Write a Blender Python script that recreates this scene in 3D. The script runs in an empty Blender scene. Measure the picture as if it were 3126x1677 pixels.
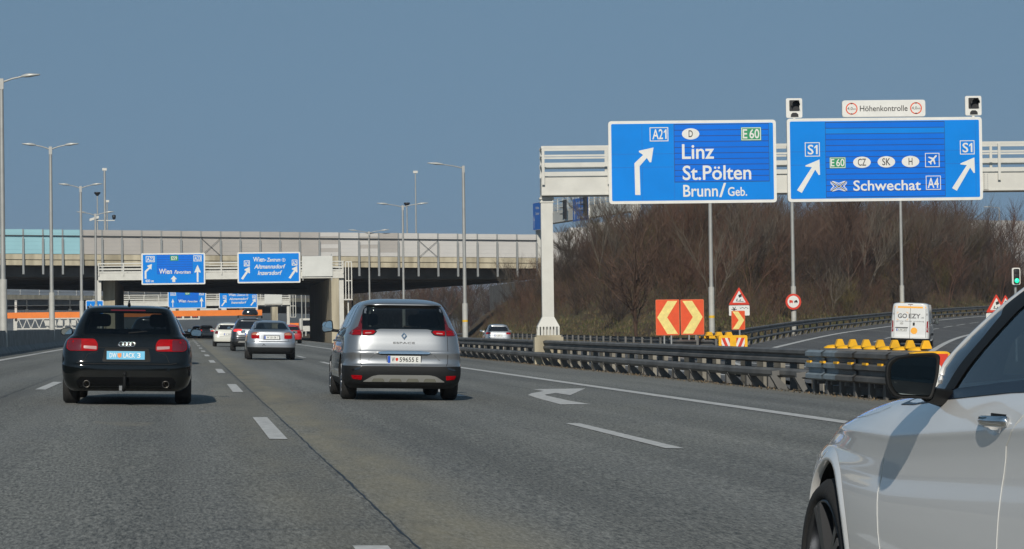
import bpy, bmesh, math, random
from mathutils import Vector, Matrix
from mathutils.bvhtree import BVHTree
SC = bpy.context.scene
COL = SC.collection
rad = math.radians

# ------------------------------------------------------------------ camera
# world: +Y runs along the motorway, +X to the right, Z up; camera above the origin
CAM_H = 1.10
F_PX, PW, PH = 7435.0, 3126.0, 1677.0
PSI, THETA, ROLL = rad(7.70), rad(1.158), rad(0.75)
_f = Vector((math.sin(PSI)*math.cos(THETA), math.cos(PSI)*math.cos(THETA), math.sin(THETA)))
_r0 = Vector((math.cos(PSI), -math.sin(PSI), 0))
_u0 = _r0.cross(_f)
_r = _r0*math.cos(ROLL) - _u0*math.sin(ROLL)
_u = _u0*math.cos(ROLL) + _r0*math.sin(ROLL)
CAM = Vector((0, 0, CAM_H))
cd = bpy.data.cameras.new('camera')
cd.sensor_width = 36; cd.lens = F_PX*36/PW; cd.clip_start = 0.5; cd.clip_end = 12000
cam = bpy.data.objects.new('camera', cd); COL.objects.link(cam)
cam.matrix_world = Matrix(((_r.x, _u.x, -_f.x, 0), (_r.y, _u.y, -_f.y, 0), (_r.z, _u.z, -_f.z, CAM_H), (0, 0, 0, 1)))
SC.camera = cam

# ------------------------------------------------------------------ light
SUN_TO = Vector((-0.25, -1.0, 0.57)).normalized()      # towards the sun
SUN_EL = math.asin(SUN_TO.z)
SUN_ROT = math.atan2(SUN_TO.x, SUN_TO.y)
sd = bpy.data.lights.new('sun', 'SUN'); sd.energy = 3.7; sd.angle = rad(0.53); sd.color = (1.0, 0.93, 0.82)
sun = bpy.data.objects.new('sun', sd); COL.objects.link(sun)
sun.rotation_euler = SUN_TO.to_track_quat('Z', 'Y').to_euler()
wd = bpy.data.worlds.new('World'); SC.world = wd; wd.use_nodes = True
nt = wd.node_tree; bg = nt.nodes['Background']
sk = nt.nodes.new('ShaderNodeTexSky'); sk.sky_type = 'NISHITA'; sk.sun_disc = False
sk.sun_elevation = SUN_EL; sk.sun_rotation = SUN_ROT
sk.altitude = 2500; sk.air_density = 0.75; sk.dust_density = 0.1; sk.ozone_density = 3.0
# an even, slightly hazy spring sky: look the sky up a little higher than the true elevation, and mute its colour
tcw = nt.nodes.new('ShaderNodeTexCoord'); sx = nt.nodes.new('ShaderNodeSeparateXYZ'); cx = nt.nodes.new('ShaderNodeCombineXYZ'); mz = nt.nodes.new('ShaderNodeMath'); mz.operation = 'MULTIPLY_ADD'
nt.links.new(tcw.outputs['Generated'], sx.inputs[0]); nt.links.new(sx.outputs[0], cx.inputs[0]); nt.links.new(sx.outputs[1], cx.inputs[1]); nt.links.new(sx.outputs[2], mz.inputs[0])
mz.inputs[1].default_value = 0.30; mz.inputs[2].default_value = 0.36; nt.links.new(mz.outputs[0], cx.inputs[2])
nv = nt.nodes.new('ShaderNodeVectorMath'); nv.operation = 'NORMALIZE'; nt.links.new(cx.outputs[0], nv.inputs[0]); nt.links.new(nv.outputs[0], sk.inputs[0])
hs = nt.nodes.new('ShaderNodeHueSaturation'); hs.inputs['Saturation'].default_value = 0.81; hs.inputs['Hue'].default_value = 0.471; nt.links.new(sk.outputs[0], hs.inputs['Color'])
nt.links.new(hs.outputs[0], bg.inputs[0]); bg.inputs[1].default_value = 0.108
SC.view_settings.view_transform = 'Standard'; SC.view_settings.look = 'None'
SC.view_settings.exposure = 0.0; SC.view_settings.gamma = 1.0

# ------------------------------------------------------------------ pixel -> place
def ray(px, py):
    return (_f*F_PX + _r*(px - PW/2) + _u*(PH/2 - py))/F_PX
def at_depth(px, py, z):                 # z metres along the view axis
    return CAM + ray(px, py)*z
def at_t(px, py, t):                     # on the vertical plane y = t
    d = ray(px, py); return CAM + d*(t/d.y)
def road_z(s): return -0.025*s
class Plane:                             # upright plane through p0 holding direction e
    def __init__(s, p0, ang):
        s.o = Vector(p0); s.e = Vector((math.cos(ang), math.sin(ang), 0)); s.n = Vector((math.sin(ang), -math.cos(ang), 0))
    def uv(s, px, py):
        d = ray(px, py); k = (s.o - CAM).dot(s.n)/d.dot(s.n); p = CAM + d*k
        return ((p - s.o).dot(s.e), p.z)
    def pt(s, u, z, out=0.0):            # out: towards the viewer
        return Vector((s.o.x, s.o.y, 0)) + s.e*u + s.n*out + Vector((0, 0, z))

# ------------------------------------------------------------------ materials
_M = {}
def mat(name, col, rough=0.6, metal=0.0, var=0.0, scale=3.0, bump=0.0, bscale=40.0, coat=0.0, emit=0.0, spec=0.5, col2=None, stretch=(1, 1, 1), flake=0.0):
    if name in _M: return _M[name]
    m = bpy.data.materials.new(name); m.use_nodes = True; _M[name] = m
    n = m.node_tree.nodes; l = m.node_tree.links; b = n['Principled BSDF']
    b.inputs['Base Color'].default_value = (*col, 1); b.inputs['Roughness'].default_value = rough
    b.inputs['Metallic'].default_value = metal; b.inputs['Specular IOR Level'].default_value = spec
    if coat: b.inputs['Coat Weight'].default_value = coat; b.inputs['Coat Roughness'].default_value = 0.04
    if emit: b.inputs['Emission Color'].default_value = (*col, 1); b.inputs['Emission Strength'].default_value = emit
    tc = n.new('ShaderNodeTexCoord'); mp = n.new('ShaderNodeMapping'); mp.inputs['Scale'].default_value = stretch
    l.new(tc.outputs['Object'], mp.inputs[0])
    if var or col2:
        t = n.new('ShaderNodeTexNoise'); t.inputs['Scale'].default_value = scale; t.inputs['Detail'].default_value = 6
        l.new(mp.outputs[0], t.inputs['Vector'])
        r = n.new('ShaderNodeValToRGB'); r.color_ramp.elements[0].position = 0.32; r.color_ramp.elements[1].position = 0.68
        c2 = col2 if col2 else tuple(min(1, c*(1+var)) for c in col)
        c1 = col if col2 else tuple(c*(1-var) for c in col)
        r.color_ramp.elements[0].color = (*c1, 1); r.color_ramp.elements[1].color = (*c2, 1)
        l.new(t.outputs['Fac'], r.inputs[0]); l.new(r.outputs[0], b.inputs['Base Color'])
    if bump:
        t2 = n.new('ShaderNodeTexNoise'); t2.inputs['Scale'].default_value = bscale; t2.inputs['Detail'].default_value = 4
        l.new(mp.outputs[0], t2.inputs['Vector'])
        bp = n.new('ShaderNodeBump'); bp.inputs['Strength'].default_value = bump; bp.inputs['Distance'].default_value = 0.02
        l.new(t2.outputs['Fac'], bp.inputs['Height']); l.new(bp.outputs[0], b.inputs['Normal'])
    return m
def glass_mat(name, tint, ior=1.5):
    if name in _M: return _M[name]
    m = bpy.data.materials.new(name); m.use_nodes = True; _M[name] = m
    n = m.node_tree.nodes; l = m.node_tree.links; n.remove(n['Principled BSDF'])
    tr = n.new('ShaderNodeBsdfTransparent'); tr.inputs[0].default_value = (*tint, 1)
    gl = n.new('ShaderNodeBsdfGlossy'); gl.inputs['Roughness'].default_value = 0.03; gl.inputs[0].default_value = (1, 1, 1, 1)
    fr = n.new('ShaderNodeFresnel'); fr.inputs[0].default_value = ior
    mx = n.new('ShaderNodeMixShader'); l.new(fr.outputs[0], mx.inputs[0]); l.new(tr.outputs[0], mx.inputs[1]); l.new(gl.outputs[0], mx.inputs[2])
    l.new(mx.outputs[0], n['Material Output'].inputs[0])
    return m

# ------------------------------------------------------------------ objects
WM = {}                                   # world matrix of every parent
def tag(o, label=None, cat=None, group=None, kind=None):
    if label: o['label'] = label
    if cat: o['category'] = cat
    if group: o['group'] = group
    if kind: o['kind'] = kind
    return o
def thing(name, label, cat, loc=(0, 0, 0), rot=None, group=None):
    o = bpy.data.objects.new(name, None); COL.objects.link(o); o.empty_display_size = 0.2
    m = Matrix.Translation(Vector(loc))
    if rot is not None: m = m @ rot
    o.matrix_world = m; WM[o.name] = m
    return tag(o, label, cat, group)
class MB:
    def __init__(s): s.v = []; s.f = []; s.m = []; s.sm = []
    def add(s, vs, fs, mi=0, smooth=False):
        k = len(s.v); s.v += [Vector(p) for p in vs]
        for f in fs: s.f.append([k+i for i in f]); s.m.append(mi); s.sm.append(smooth)
        return s
    def box(s, c, size, mi=0, ex=(1, 0, 0), ey=(0, 1, 0), ez=(0, 0, 1)):
        c = Vector(c); ex, ey, ez = Vector(ex)*size[0]/2, Vector(ey)*size[1]/2, Vector(ez)*size[2]/2
        vs = [c+ex*a+ey*b+ez*d for d in (-1, 1) for b in (-1, 1) for a in (-1, 1)]
        return s.add(vs, [(0, 2, 3, 1), (4, 5, 7, 6), (0, 1, 5, 4), (2, 6, 7, 3), (0, 4, 6, 2), (1, 3, 7, 5)], mi)
    def bar(s, p0, p1, w, h, mi=0, up=(0, 0, 1)):        # rectangular bar from p0 to p1
        p0, p1 = Vector(p0), Vector(p1); d = (p1-p0); L = d.length
        if L < 1e-6: return s
        d /= L; sd_ = d.cross(Vector(up))
        if sd_.length < 1e-4: sd_ = d.cross(Vector((1, 0, 0)))
        sd_.normalize(); u = sd_.cross(d)
        return s.box((p0+p1)/2, (w, L, h), mi, sd_, d, u)
    def tube(s, pts, rs, n=10, mi=0, cap=True, smooth=True):
        pts = [Vector(p) for p in pts]
        if not isinstance(rs, (list, tuple)): rs = [rs]*len(pts)
        rings = []
        for i, p in enumerate(pts):
            d = (pts[min(i+1, len(pts)-1)] - pts[max(i-1, 0)]).normalized()
            a = d.cross(Vector((0.13, 0.31, 0.94)));
            if a.length < 0.2: a = d.cross(Vector((1, 0, 0)))
            a.normalize(); b = d.cross(a)
            rings.append([p + (a*math.cos(2*math.pi*k/n) + b*math.sin(2*math.pi*k/n))*rs[i] for k in range(n)])
        vs = [q for r_ in rings for q in r_]
        fs = [(i*n+k, i*n+(k+1) % n, (i+1)*n+(k+1) % n, (i+1)*n+k) for i in range(len(pts)-1) for k in range(n)]
        s.add(vs, fs, mi, smooth)
        if cap:
            s.add(rings[0], [list(range(n))[::-1]], mi); s.add(rings[-1], [list(range(n))], mi)
        return s
    def lathe(s, prof, c, axis, n=24, mi=0, smooth=True):   # prof [(r, h)] about axis through c
        ax = Vector(axis).normalized(); a = ax.cross(Vector((0, 0, 1)))
        if a.length < 0.1: a = ax.cross(Vector((1, 0, 0)))
        a.normalize(); b = ax.cross(a); c = Vector(c)
        vs = [c + ax*h + (a*math.cos(2*math.pi*k/n)+b*math.sin(2*math.pi*k/n))*r_ for (r_, h) in prof for k in range(n)]
        fs = [(i*n+k, i*n+(k+1) % n, (i+1)*n+(k+1) % n, (i+1)*n+k) for i in range(len(prof)-1) for k in range(n)]
        return s.add(vs, fs, mi, smooth)
    def plate(s, poly, frame, t, mi=0, back=0.0):         # 2D polygon in frame (o, ex, ey, en); front face at back+t
        o, ex, ey, en = frame; n = len(poly)
        fr = [o+ex*x+ey*y+en*(back+t) for x, y in poly]; bk = [o+ex*x+ey*y+en*back for x, y in poly]
        fs = [list(range(n)), list(range(n, 2*n))[::-1]] + [(i, n+i, n+(i+1) % n, (i+1) % n) for i in range(n)]
        area = sum(poly[i][0]*poly[(i+1) % n][1]-poly[(i+1) % n][0]*poly[i][1] for i in range(n))
        if area*ex.cross(ey).dot(en) < 0: fs = [f[::-1] for f in map(list, fs)]
        return s.add(fr+bk, fs, mi)
    def ribbon(s, poly1, poly2, mi=0, smooth=False):
        n = len(poly1)
        return s.add(list(poly1)+list(poly2), [(i, i+1, n+i+1, n+i) for i in range(n-1)], mi, smooth)
    def build(s, name, mats, parent=None, world=True, sharp=None):
        me = bpy.data.meshes.new(name)
        if not isinstance(mats, (list, tuple)): mats = [mats]
        vs = s.v
        if parent is not None and world:
            inv = WM[parent.name].inverted(); vs = [inv @ v for v in vs]
        me.from_pydata([tuple(v) for v in vs], [], s.f)
        for m in mats: me.materials.append(m)
        me.polygons.foreach_set('material_index', s.m); me.polygons.foreach_set('use_smooth', s.sm)
        me.update()
        if sharp: me.set_sharp_from_angle(angle=rad(sharp))
        o = bpy.data.objects.new(name, me); COL.objects.link(o)
        if parent is not None:
            o.parent = parent; WM[o.name] = WM[parent.name]
        else: WM[o.name] = Matrix()
        return o
def copy_tree(o, parent=None):
    c = o.copy(); COL.objects.link(c); c.parent = parent
    for ch in list(o.children): copy_tree(ch, c)
    return c
def clean_root(o, name, label, group=None): ...
def rpoly(pts, r, n=4):                    # round the corners of a polygon
    out = []; N = len(pts)
    for i in range(N):
        p, a, b = Vector(pts[i]), Vector(pts[i-1]), Vector(pts[(i+1) % N])
        da, db = (a-p), (b-p); k = min(r, da.length*0.45, db.length*0.45)
        p0, p1 = p+da.normalized()*k, p+db.normalized()*k
        for j in range(n+1):
            t = j/n; q = p0*(1-t)**2 + p*2*t*(1-t) + p1*t*t; out.append((q.x, q.y))
    return out
def rect(x0, y0, x1, y1): return [(x0, y0), (x1, y0), (x1, y1), (x0, y1)]
def ellipse(cx, cy, rx, ry, n=28): return [(cx+rx*math.cos(2*math.pi*i/n), cy+ry*math.sin(2*math.pi*i/n)) for i in range(n)]

# ------------------------------------------------------------------ lettering
_TX = {}
def glyphs(txt, bold=0.0, slant=0.0):
    key = (txt, bold, slant)
    if key in _TX: return _TX[key]
    cu = bpy.data.curves.new('lettering', 'FONT'); cu.body = txt; cu.size = 1; cu.offset = bold; cu.shear = slant
    cu.resolution_u = 3; cu.fill_mode = 'FRONT'
    ob = bpy.data.objects.new('lettering', cu)
    me = bpy.data.meshes.new_from_object(ob)
    vs = [Vector((v.co.x, v.co.y)) for v in me.vertices]; fs = [list(p.vertices) for p in me.polygons]
    bpy.data.objects.remove(ob); bpy.data.curves.remove(cu); bpy.data.meshes.remove(me)
    _TX[key] = (vs, fs); return _TX[key]
CAPH = None
def put_text(mb, txt, frame, x0, x1, base, cap, mi=0, out=0.0, bold=0.012, slant=0.0):
    """text filling x0..x1, standing on base, capital height cap, in the frame (o, ex, ey, en)"""
    global CAPH
    if CAPH is None: CAPH = max(v.y for v in glyphs('H')[0])
    vs, fs = glyphs(txt, bold, slant); o, ex, ey, en = frame
    lo = min(v.x for v in vs); hi = max(v.x for v in vs); k = (x1-x0)/(hi-lo); ky = cap/CAPH
    mb.add([o + ex*(x0+(v.x-lo)*k) + ey*(base+v.y*ky) + en*out for v in vs], fs, mi)
# ------------------------------------------------------------------ colours
def dirt_on(m, ink): return m
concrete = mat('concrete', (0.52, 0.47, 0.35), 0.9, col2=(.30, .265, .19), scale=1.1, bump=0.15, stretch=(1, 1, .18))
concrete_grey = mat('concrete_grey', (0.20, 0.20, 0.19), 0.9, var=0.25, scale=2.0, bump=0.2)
concrete_shaded = mat('concrete_shaded', (0.13, 0.125, 0.115), 0.9, var=0.25, scale=0.6)  # darker concrete copy, under-deck shade painted into the colour
steel_white = mat('steel_white', (0.57, 0.565, 0.52), 0.5, var=0.06, scale=2)
steel_grey = mat('steel_grey', (0.30, 0.31, 0.31), 0.55, metal=0.3, var=0.12, scale=3)
rail_steel = mat('rail_steel', (0.115, 0.113, 0.108), 0.6, metal=0.0, var=0.35, scale=1.2, bump=0.05)
rail_pale = mat('rail_pale', (0.24, 0.225, 0.19), 0.75, var=0.25, scale=2.0)
panel_blue = mat('sign_blue', (0.0, 0.212, 0.70), 0.5, var=0.05, scale=1.0, spec=.15)
panel_deep = mat('sign_deep_blue', (0.0, 0.150, 0.68), 0.5, var=0.04, scale=1.0, spec=.15)
white_sheet = mat('white_sheeting', (0.70, 0.70, 0.665), 0.5, var=0.04, scale=3)
ink = mat('ink_black', (0.015, 0.015, 0.016), 0.6)
sign_green = mat('sign_green', (0.01, 0.26, 0.10), 0.45)
sign_red = mat('sign_red', (0.62, 0.045, 0.02), 0.45, var=0.06, scale=4)
sign_orange = mat('sign_red_orange', (0.72, 0.075, 0.012), 0.5, var=0.08, scale=5)
sign_cream = mat('sign_cream', (0.80, 0.66, 0.22), 0.5, var=0.12, scale=6)
safety_yellow = mat('safety_yellow', (0.80, 0.42, 0.008), 0.5, var=0.12, scale=5)
cushion_blue = mat('cushion_grey_blue', (0.20, 0.245, 0.275), 0.55, var=0.2, scale=3)
rubber = mat('rubber', (0.016, 0.016, 0.017), 0.8)
paint_line = None

# ------------------------------------------------------------------ ramp centre line, terrain
RAMP = [(14.5, -40, -.37), (14.6, 20, -.40), (15.0, 40, -.42), (16.2, 60, -.44), (18.7, 80, -.46), (22.6, 98, -.45), (30.5, 121, -.157), (40.3, 147, .21), (50.4, 170.2, .53),
        (61.7, 195, .88), (74.2, 219, 1.22), (90, 246, 1.6), (112, 280, 2.1), (150, 330, 2.8), (230, 420, 3.5), (420, 600, 4)]
def ramp_coord(s, t):
    best = None
    for (a, b) in zip(RAMP, RAMP[1:]):
        ex, ey = b[0]-a[0], b[1]-a[1]; L2 = ex*ex+ey*ey
        k = max(0, min(1, ((s-a[0])*ex+(t-a[1])*ey)/L2)); px, py = a[0]+k*ex, a[1]+k*ey
        d2 = (s-px)**2+(t-py)**2
        if best is None or d2 < best[0]:
            sg = 1 if ex*(t-py)-ey*(s-px) < 0 else -1
            best = (d2, sg*math.sqrt(d2), a[2]+k*(b[2]-a[2]))
    return best[1], best[2]
def bank(t_z): return 0.045
def exit_right(t):                         # right kerb of the exit lane
    P = [(90, 22.0), (100, 22.3), (130, 23.6), (165, 24.6), (200, 25.4), (250, 27.0), (340, 36.4), (410, 52.4), (470, 79.4), (900, 300)]
    if t <= P[0][0]: return P[0][1]
    for (a, b) in zip(P, P[1:]):
        if t <= b[0]: return a[1]+(b[1]-a[1])*(t-a[0])/(b[0]-a[0])
    return P[-1][1]
def sstep(a, b, x):
    x = max(0, min(1, (x-a)/(b-a))); return x*x*(3-2*x)
def base_z(s, t):
    if s < -40: return 1.0
    if s < 12: return road_z(s)
    return -0.30 - 0.16*sstep(12, 15, s)
def ground_z(s, t, road=0.0):
    z = base_z(s, t)
    if s < 12.5: return z
    d, zr = ramp_coord(s, t)
    zramp = zr - 0.045*max(-2.5, min(d, 9.5))
    if d > 9.5: zramp += 0.30*sstep(9.5, 30, d)*3
    if t < 95 and d > -4 and d < 0: zramp = zr
    w = sstep(-6.5, -2.5, d)
    hill = 0.0
    if s > 12 and t > 100:
        dA = s-exit_right(t)-2.2; dR = -d-3.6
        lift = min(dA, dR)
        hill = max(0, lift*(0.74+0.7*sstep(60, 84, s))); hill = 8.3*(1-math.exp(-hill/6.0*1.05)) if hill > 0 else 0
        hill = min(hill, 8.0)
        hill += 0.25*math.sin(s*0.9+t*0.31)*sstep(0.5, 3, hill)
    return z*(1-w)+zramp*w + hill*(1-sstep(-3.8, -2.6, d))
def axis(segs):
    out = []
    for a, b, n in segs: out += [a+(b-a)*i/n for i in range(n)]
    return out+[segs[-1][1]]
def grid(name, S, T, fn, m, dz=0.0, kind='structure'):
    mb = MB(); n = len(S)
    mb.add([Vector((s, t, fn(s, t)+dz)) for t in T for s in S],
           [(j*n+i, j*n+i+1, (j+1)*n+i+1, (j+1)*n+i) for j in range(len(T)-1) for i in range(n-1)], 0, True)
    return tag(mb.build(name, m), kind=kind)

# dry verge material: olive grass low, brown litter uphill, in clumps
def ground_material():
    m = bpy.data.materials.new('verge'); m.use_nodes = True; n = m.node_tree.nodes; l = m.node_tree.links; b = n['Principled BSDF']
    tc = n.new('ShaderNodeTexCoord'); t1 = n.new('ShaderNodeTexNoise'); t1.inputs['Scale'].default_value = 0.35; t1.inputs['Detail'].default_value = 8
    t2 = n.new('ShaderNodeTexNoise'); t2.inputs['Scale'].default_value = 3.0; t2.inputs['Detail'].default_value = 8
    l.new(tc.outputs['Object'], t1.inputs[0]); l.new(tc.outputs['Object'], t2.inputs[0])
    r1 = n.new('ShaderNodeValToRGB'); e = r1.color_ramp.elements
    e[0].position = 0.36; e[0].color = (0.06, 0.038, 0.02, 1); e[1].position = 0.62; e[1].color = (0.085, 0.07, 0.03, 1)
    x = e.new(0.5); x.color = (0.10, 0.07, 0.032, 1)
    r2 = n.new('ShaderNodeValToRGB'); r2.color_ramp.elements[0].position = 0.3; r2.color_ramp.elements[0].color = (0.45, 0.42, 0.38, 1); r2.color_ramp.elements[1].position = 0.7; r2.color_ramp.elements[1].color = (1.25, 1.2, 1.1, 1)
    mx = n.new('ShaderNodeMix'); mx.data_type = 'RGBA'; mx.blend_type = 'MULTIPLY'; mx.inputs[0].default_value = 1
    l.new(t1.outputs['Fac'], r1.inputs[0]); l.new(t2.outputs['Fac'], r2.inputs[0]); l.new(r1.outputs[0], mx.inputs[6]); l.new(r2.outputs[0], mx.inputs[7])
    l.new(mx.outputs[2], b.inputs['Base Color']); b.inputs['Roughness'].default_value = 0.95
    bp = n.new('ShaderNodeBump'); bp.inputs['Strength'].default_value = 0.8; bp.inputs['Distance'].default_value = 0.15
    l.new(t2.outputs['Fac'], bp.inputs['Height']); l.new(bp.outputs[0], b.inputs['Normal'])
    return m
verge = ground_material()
S_AX = axis([(-4000, -400, 6), (-400, -60, 6), (-60, -8, 6), (-8, 12, 4), (12, 62, 40), (62, 110, 20), (110, 400, 12), (400, 4000, 6)])
T_AX = axis([(-400, -20, 5), (-20, 90, 11), (90, 262, 69), (262, 420, 20), (420, 900, 16), (900, 5000, 8)])
grid('ground', S_AX, T_AX, ground_z, verge, -0.16)

# asphalt with grain, wheel tracks and a dusty strip beside the joint
def asphalt(name, base, dust=True):
    m = bpy.data.materials.new(name); m.use_nodes = True; n = m.node_tree.nodes; l = m.node_tree.links; b = n['Principled BSDF']
    tc = n.new('ShaderNodeTexCoord')
    def noise(scale, st=(1, 1, 1), det=4, rough=0.6):
        mp = n.new('ShaderNodeMapping'); mp.inputs['Scale'].default_value = st; l.new(tc.outputs['Object'], mp.inputs[0])
        t = n.new('ShaderNodeTexNoise'); t.inputs['Scale'].default_value = scale; t.inputs['Detail'].default_value = det; t.inputs['Roughness'].default_value = rough
        l.new(mp.outputs[0], t.inputs[0]); return t.outputs['Fac']
    def ramp(fac, p0, c0, p1, c1):
        r = n.new('ShaderNodeValToRGB'); r.color_ramp.elements[0].position = p0; r.color_ramp.elements[0].color = (*c0, 1)
        r.color_ramp.elements[1].position = p1; r.color_ramp.elements[1].color = (*c1, 1); l.new(fac, r.inputs[0]); return r.outputs[0]
    def mix(a, c, fac, mode='MIX'):
        x = n.new('ShaderNodeMix'); x.data_type = 'RGBA'; x.blend_type = mode
        if isinstance(fac, float): x.inputs[0].default_value = fac
        else: l.new(fac, x.inputs[0])
        for sck, v in ((6, a), (7, c)):
            if isinstance(v, tuple): x.inputs[sck].default_value = (*v, 1)
            else: l.new(v, x.inputs[sck])
        return x.outputs[2]
    col = mix(tuple(base), ramp(noise(46, (1, .16, 1), 3, 0.8), 0.33, (0.30, .32, .33), 0.68, (1.85, 1.80, 1.72)), 1.0, 'MULTIPLY')
    col = mix(col, ramp(noise(95, det=2), 0.3, (0.55,)*3, 0.72, (1.5, 1.5, 1.48)), 1.0, 'MULTIPLY')
    col = mix(col, ramp(noise(0.9, (1, 0.03, 1), 5), 0.3, (0.72,)*3, 0.7, (1.24, 1.235, 1.21)), 1.0, 'MULTIPLY')
    col = mix(col, ramp(noise(0.25, (1, 0.35, 1), 6), 0.3, (0.90, 0.91, 0.93), 0.7, (1.08, 1.07, 1.04)), 1.0, 'MULTIPLY')
    if dust:
        # polished wheel tracks either side of a darker oiled lane centre
        spx = n.new('ShaderNodeSeparateXYZ'); l.new(tc.outputs['Object'], spx.inputs[0])
        def mth(op, a, b=None):
            q = n.new('ShaderNodeMath'); q.operation = op
            for i, v in enumerate((a, b)):
                if v is None: continue
                if isinstance(v, (int, float)): q.inputs[i].default_value = v
                else: l.new(v, q.inputs[i])
            return q.outputs[0]
        wob = mth('MULTIPLY', noise(0.35, (.6, .12, 1), 4), 0.9)
        wave = mth('COSINE', mth('MULTIPLY', mth('ADD', spx.outputs[0], mth('ADD', wob, 0.32)), 3.4907))
        amt = mth('MULTIPLY', wave, ramp(noise(0.5, (1, .08, 1), 5), 0.3, (.03,)*3, 0.7, (.15,)*3))
        col = mix(col, (0.052, 0.053, 0.054), mth('MAXIMUM', amt, 0.0)); col = mix(col, (0.26, 0.262, 0.258), mth('MAXIMUM', mth('MULTIPLY', amt, -1.0), 0.0))
        sp = n.new('ShaderNodeSeparateXYZ'); l.new(tc.outputs['Object'], sp.inputs[0])
        def band(lo0, lo1, hi0, hi1):
            def mr(a, c_):
                x = n.new('ShaderNodeMapRange'); x.interpolation_type = 'SMOOTHSTEP'; x.inputs[1].default_value = a; x.inputs[2].default_value = c_; l.new(sp.outputs[0], x.inputs[0]); return x.outputs[0]
            mu = n.new('ShaderNodeMath'); mu.operation = 'MULTIPLY'; l.new(mr(lo0, lo1), mu.inputs[0]); l.new(mr(hi1, hi0), mu.inputs[1]); return mu.outputs[0]
        def times(a, c_):
            mu = n.new('ShaderNodeMath'); mu.operation = 'MULTIPLY'; l.new(a, mu.inputs[0])
            if isinstance(c_, float): mu.inputs[1].default_value = c_
            else: l.new(c_, mu.inputs[1])
            return mu.outputs[0]
        patch = ramp(noise(1.6, (1, 0.22, 1), 7, 0.65), 0.33, (0.15,)*3, 0.68, (1,)*3)
        col = mix(col, (0.30, 0.268, 0.185), times(times(band(1.14, 1.22, 1.45, 2.2), patch), 0.75))
        col = mix(col, (0.27, 0.25, 0.19), times(times(band(0.2, 0.75, 1.05, 1.18), patch), 0.42))
        blot = ramp(noise(0.8, (1, 0.3, 1), 6, 0.6), 0.60, (0,)*3, 0.74, (1,)*3)
        col = mix(col, (0.27, 0.24, 0.18), times(times(band(-1.9, -1.2, 0.2, 0.7), blot), 0.65))
        col = mix(col, (0.20, 0.185, 0.15), times(band(10.6, 11.9, 30, 31), 0.55))
    l.new(col, b.inputs['Base Color']); b.inputs['Roughness'].default_value = 0.82; b.inputs['Specular IOR Level'].default_value = 0.35
    bp = n.new('ShaderNodeBump'); bp.inputs['Strength'].default_value = 0.55; bp.inputs['Distance'].default_value = 0.012
    l.new(noise(45, det=5), bp.inputs['Height']); l.new(bp.outputs[0], b.inputs['Normal'])
    return m
tarmac = asphalt('asphalt', (0.157, 0.163, 0.161))
tarmac_new = asphalt('asphalt_ramp', (0.100, 0.102, 0.108), False)
TR = axis([(-60, 0, 6), (0, 120, 24), (120, 1500, 40)])
motorway = grid('road', axis([(-6.9, 12.0, 6)]), TR, lambda s, t: road_z(s), tarmac)
grid('opposite_carriageway', [-22.0, -14, -8.2], TR, lambda s, t: road_z(s), tarmac_new)
# ramp and exit lane sheets
def strip(name, pts, offs, m, dz, fn):
    mb = MB(); n = len(offs)
    vs = []
    for i, p in enumerate(pts):
        a, b = pts[max(0, i-1)], pts[min(len(pts)-1, i+1)]; d = Vector((b[0]-a[0], b[1]-a[1])).normalized()
        for o in offs: s, t = p[0]+d.y*o, p[1]-d.x*o; vs.append(Vector((s, t, fn(p, o, s, t)+dz)))
    mb.add(vs, [(j*n+i, j*n+i+1, (j+1)*n+i+1, (j+1)*n+i) for j in range(len(pts)-1) for i in range(n-1)], 0, True)
    return mb.build(name, m)
def dense(P, step):
    out = []
    for k in range(len(P)-1):
        p0, p1, p2, p3 = (Vector(P[max(0, k-1)]), Vector(P[k]), Vector(P[k+1]), Vector(P[min(len(P)-1, k+2)]))
        n = max(1, int((p2-p1).length/step))
        for i in range(n):
            t = i/n
            out.append(tuple(0.5*((2*p1)+(p2-p0)*t+(2*p0-5*p1+4*p2-p3)*t*t+(3*p1-p0-3*p2+p3)*t**3)))
    return out+[tuple(P[-1])]
RD = dense(RAMP[:-2], 4.0)
ramp_z = lambda p, o, s, t: p[2]-0.045*o
ramp_road = tag(strip('slip_road', RD, [-1.6, 0.5, 3.5, 7, 9.4], tarmac_new, 0.02, ramp_z), kind='structure')
EX = [(17.4, -40, -.45), (17.4, 60, -.45), (18.0, 95, -.45), (19.3, 130, -.46), (20.7, 165, -.46), (21.5, 200, -.46), (23, 250, -.46), (32, 340, -.46), (48, 410, -.46), (75, 470, -.46), (120, 560, -.46)]
ED = dense(EX, 6.0)
exit_road = tag(strip('exit_road', ED, [-3.8, 0, 3.8], tarmac_new, 0.0, lambda p, o, s, t: p[2]), kind='structure')
# ---- markings (part of the road they are painted on)
paint_line = mat('road_paint', (0.62, 0.62, 0.60), 0.7, var=0.25, scale=9, col2=(0.40, 0.40, 0.385), bump=0.1)
mk = MB()
def road_quad(s0, s1, t0, t1, dz=0.006):
    n = max(1, int((t1-t0)/6))
    for i in range(n):
        a, b = t0+(t1-t0)*i/n, t0+(t1-t0)*(i+1)/n
        mk.add([(s0, a, road_z(s0)+dz), (s1, a, road_z(s1)+dz), (s1, b, road_z(s1)+dz), (s0, b, road_z(s0)+dz)], [(0, 1, 2, 3)])
def road_poly(pts, dz=0.006): mk.add([(x, y, road_z(x)+dz) for x, y in pts], [list(range(len(pts)))])
for k in range(40):
    road_quad(0.84, 1.02, 6.4+18*k, 12.4+18*k)
    road_quad(-2.56, -2.38, 43-36+18*k, 49-36+18*k)
    road_quad(4.56, 4.74, 22.9-18+18*k, 29.1-18+18*k)
road_quad(8.18, 8.46, -30, 700); road_quad(-5.92, -5.68, -30, 700)
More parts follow.
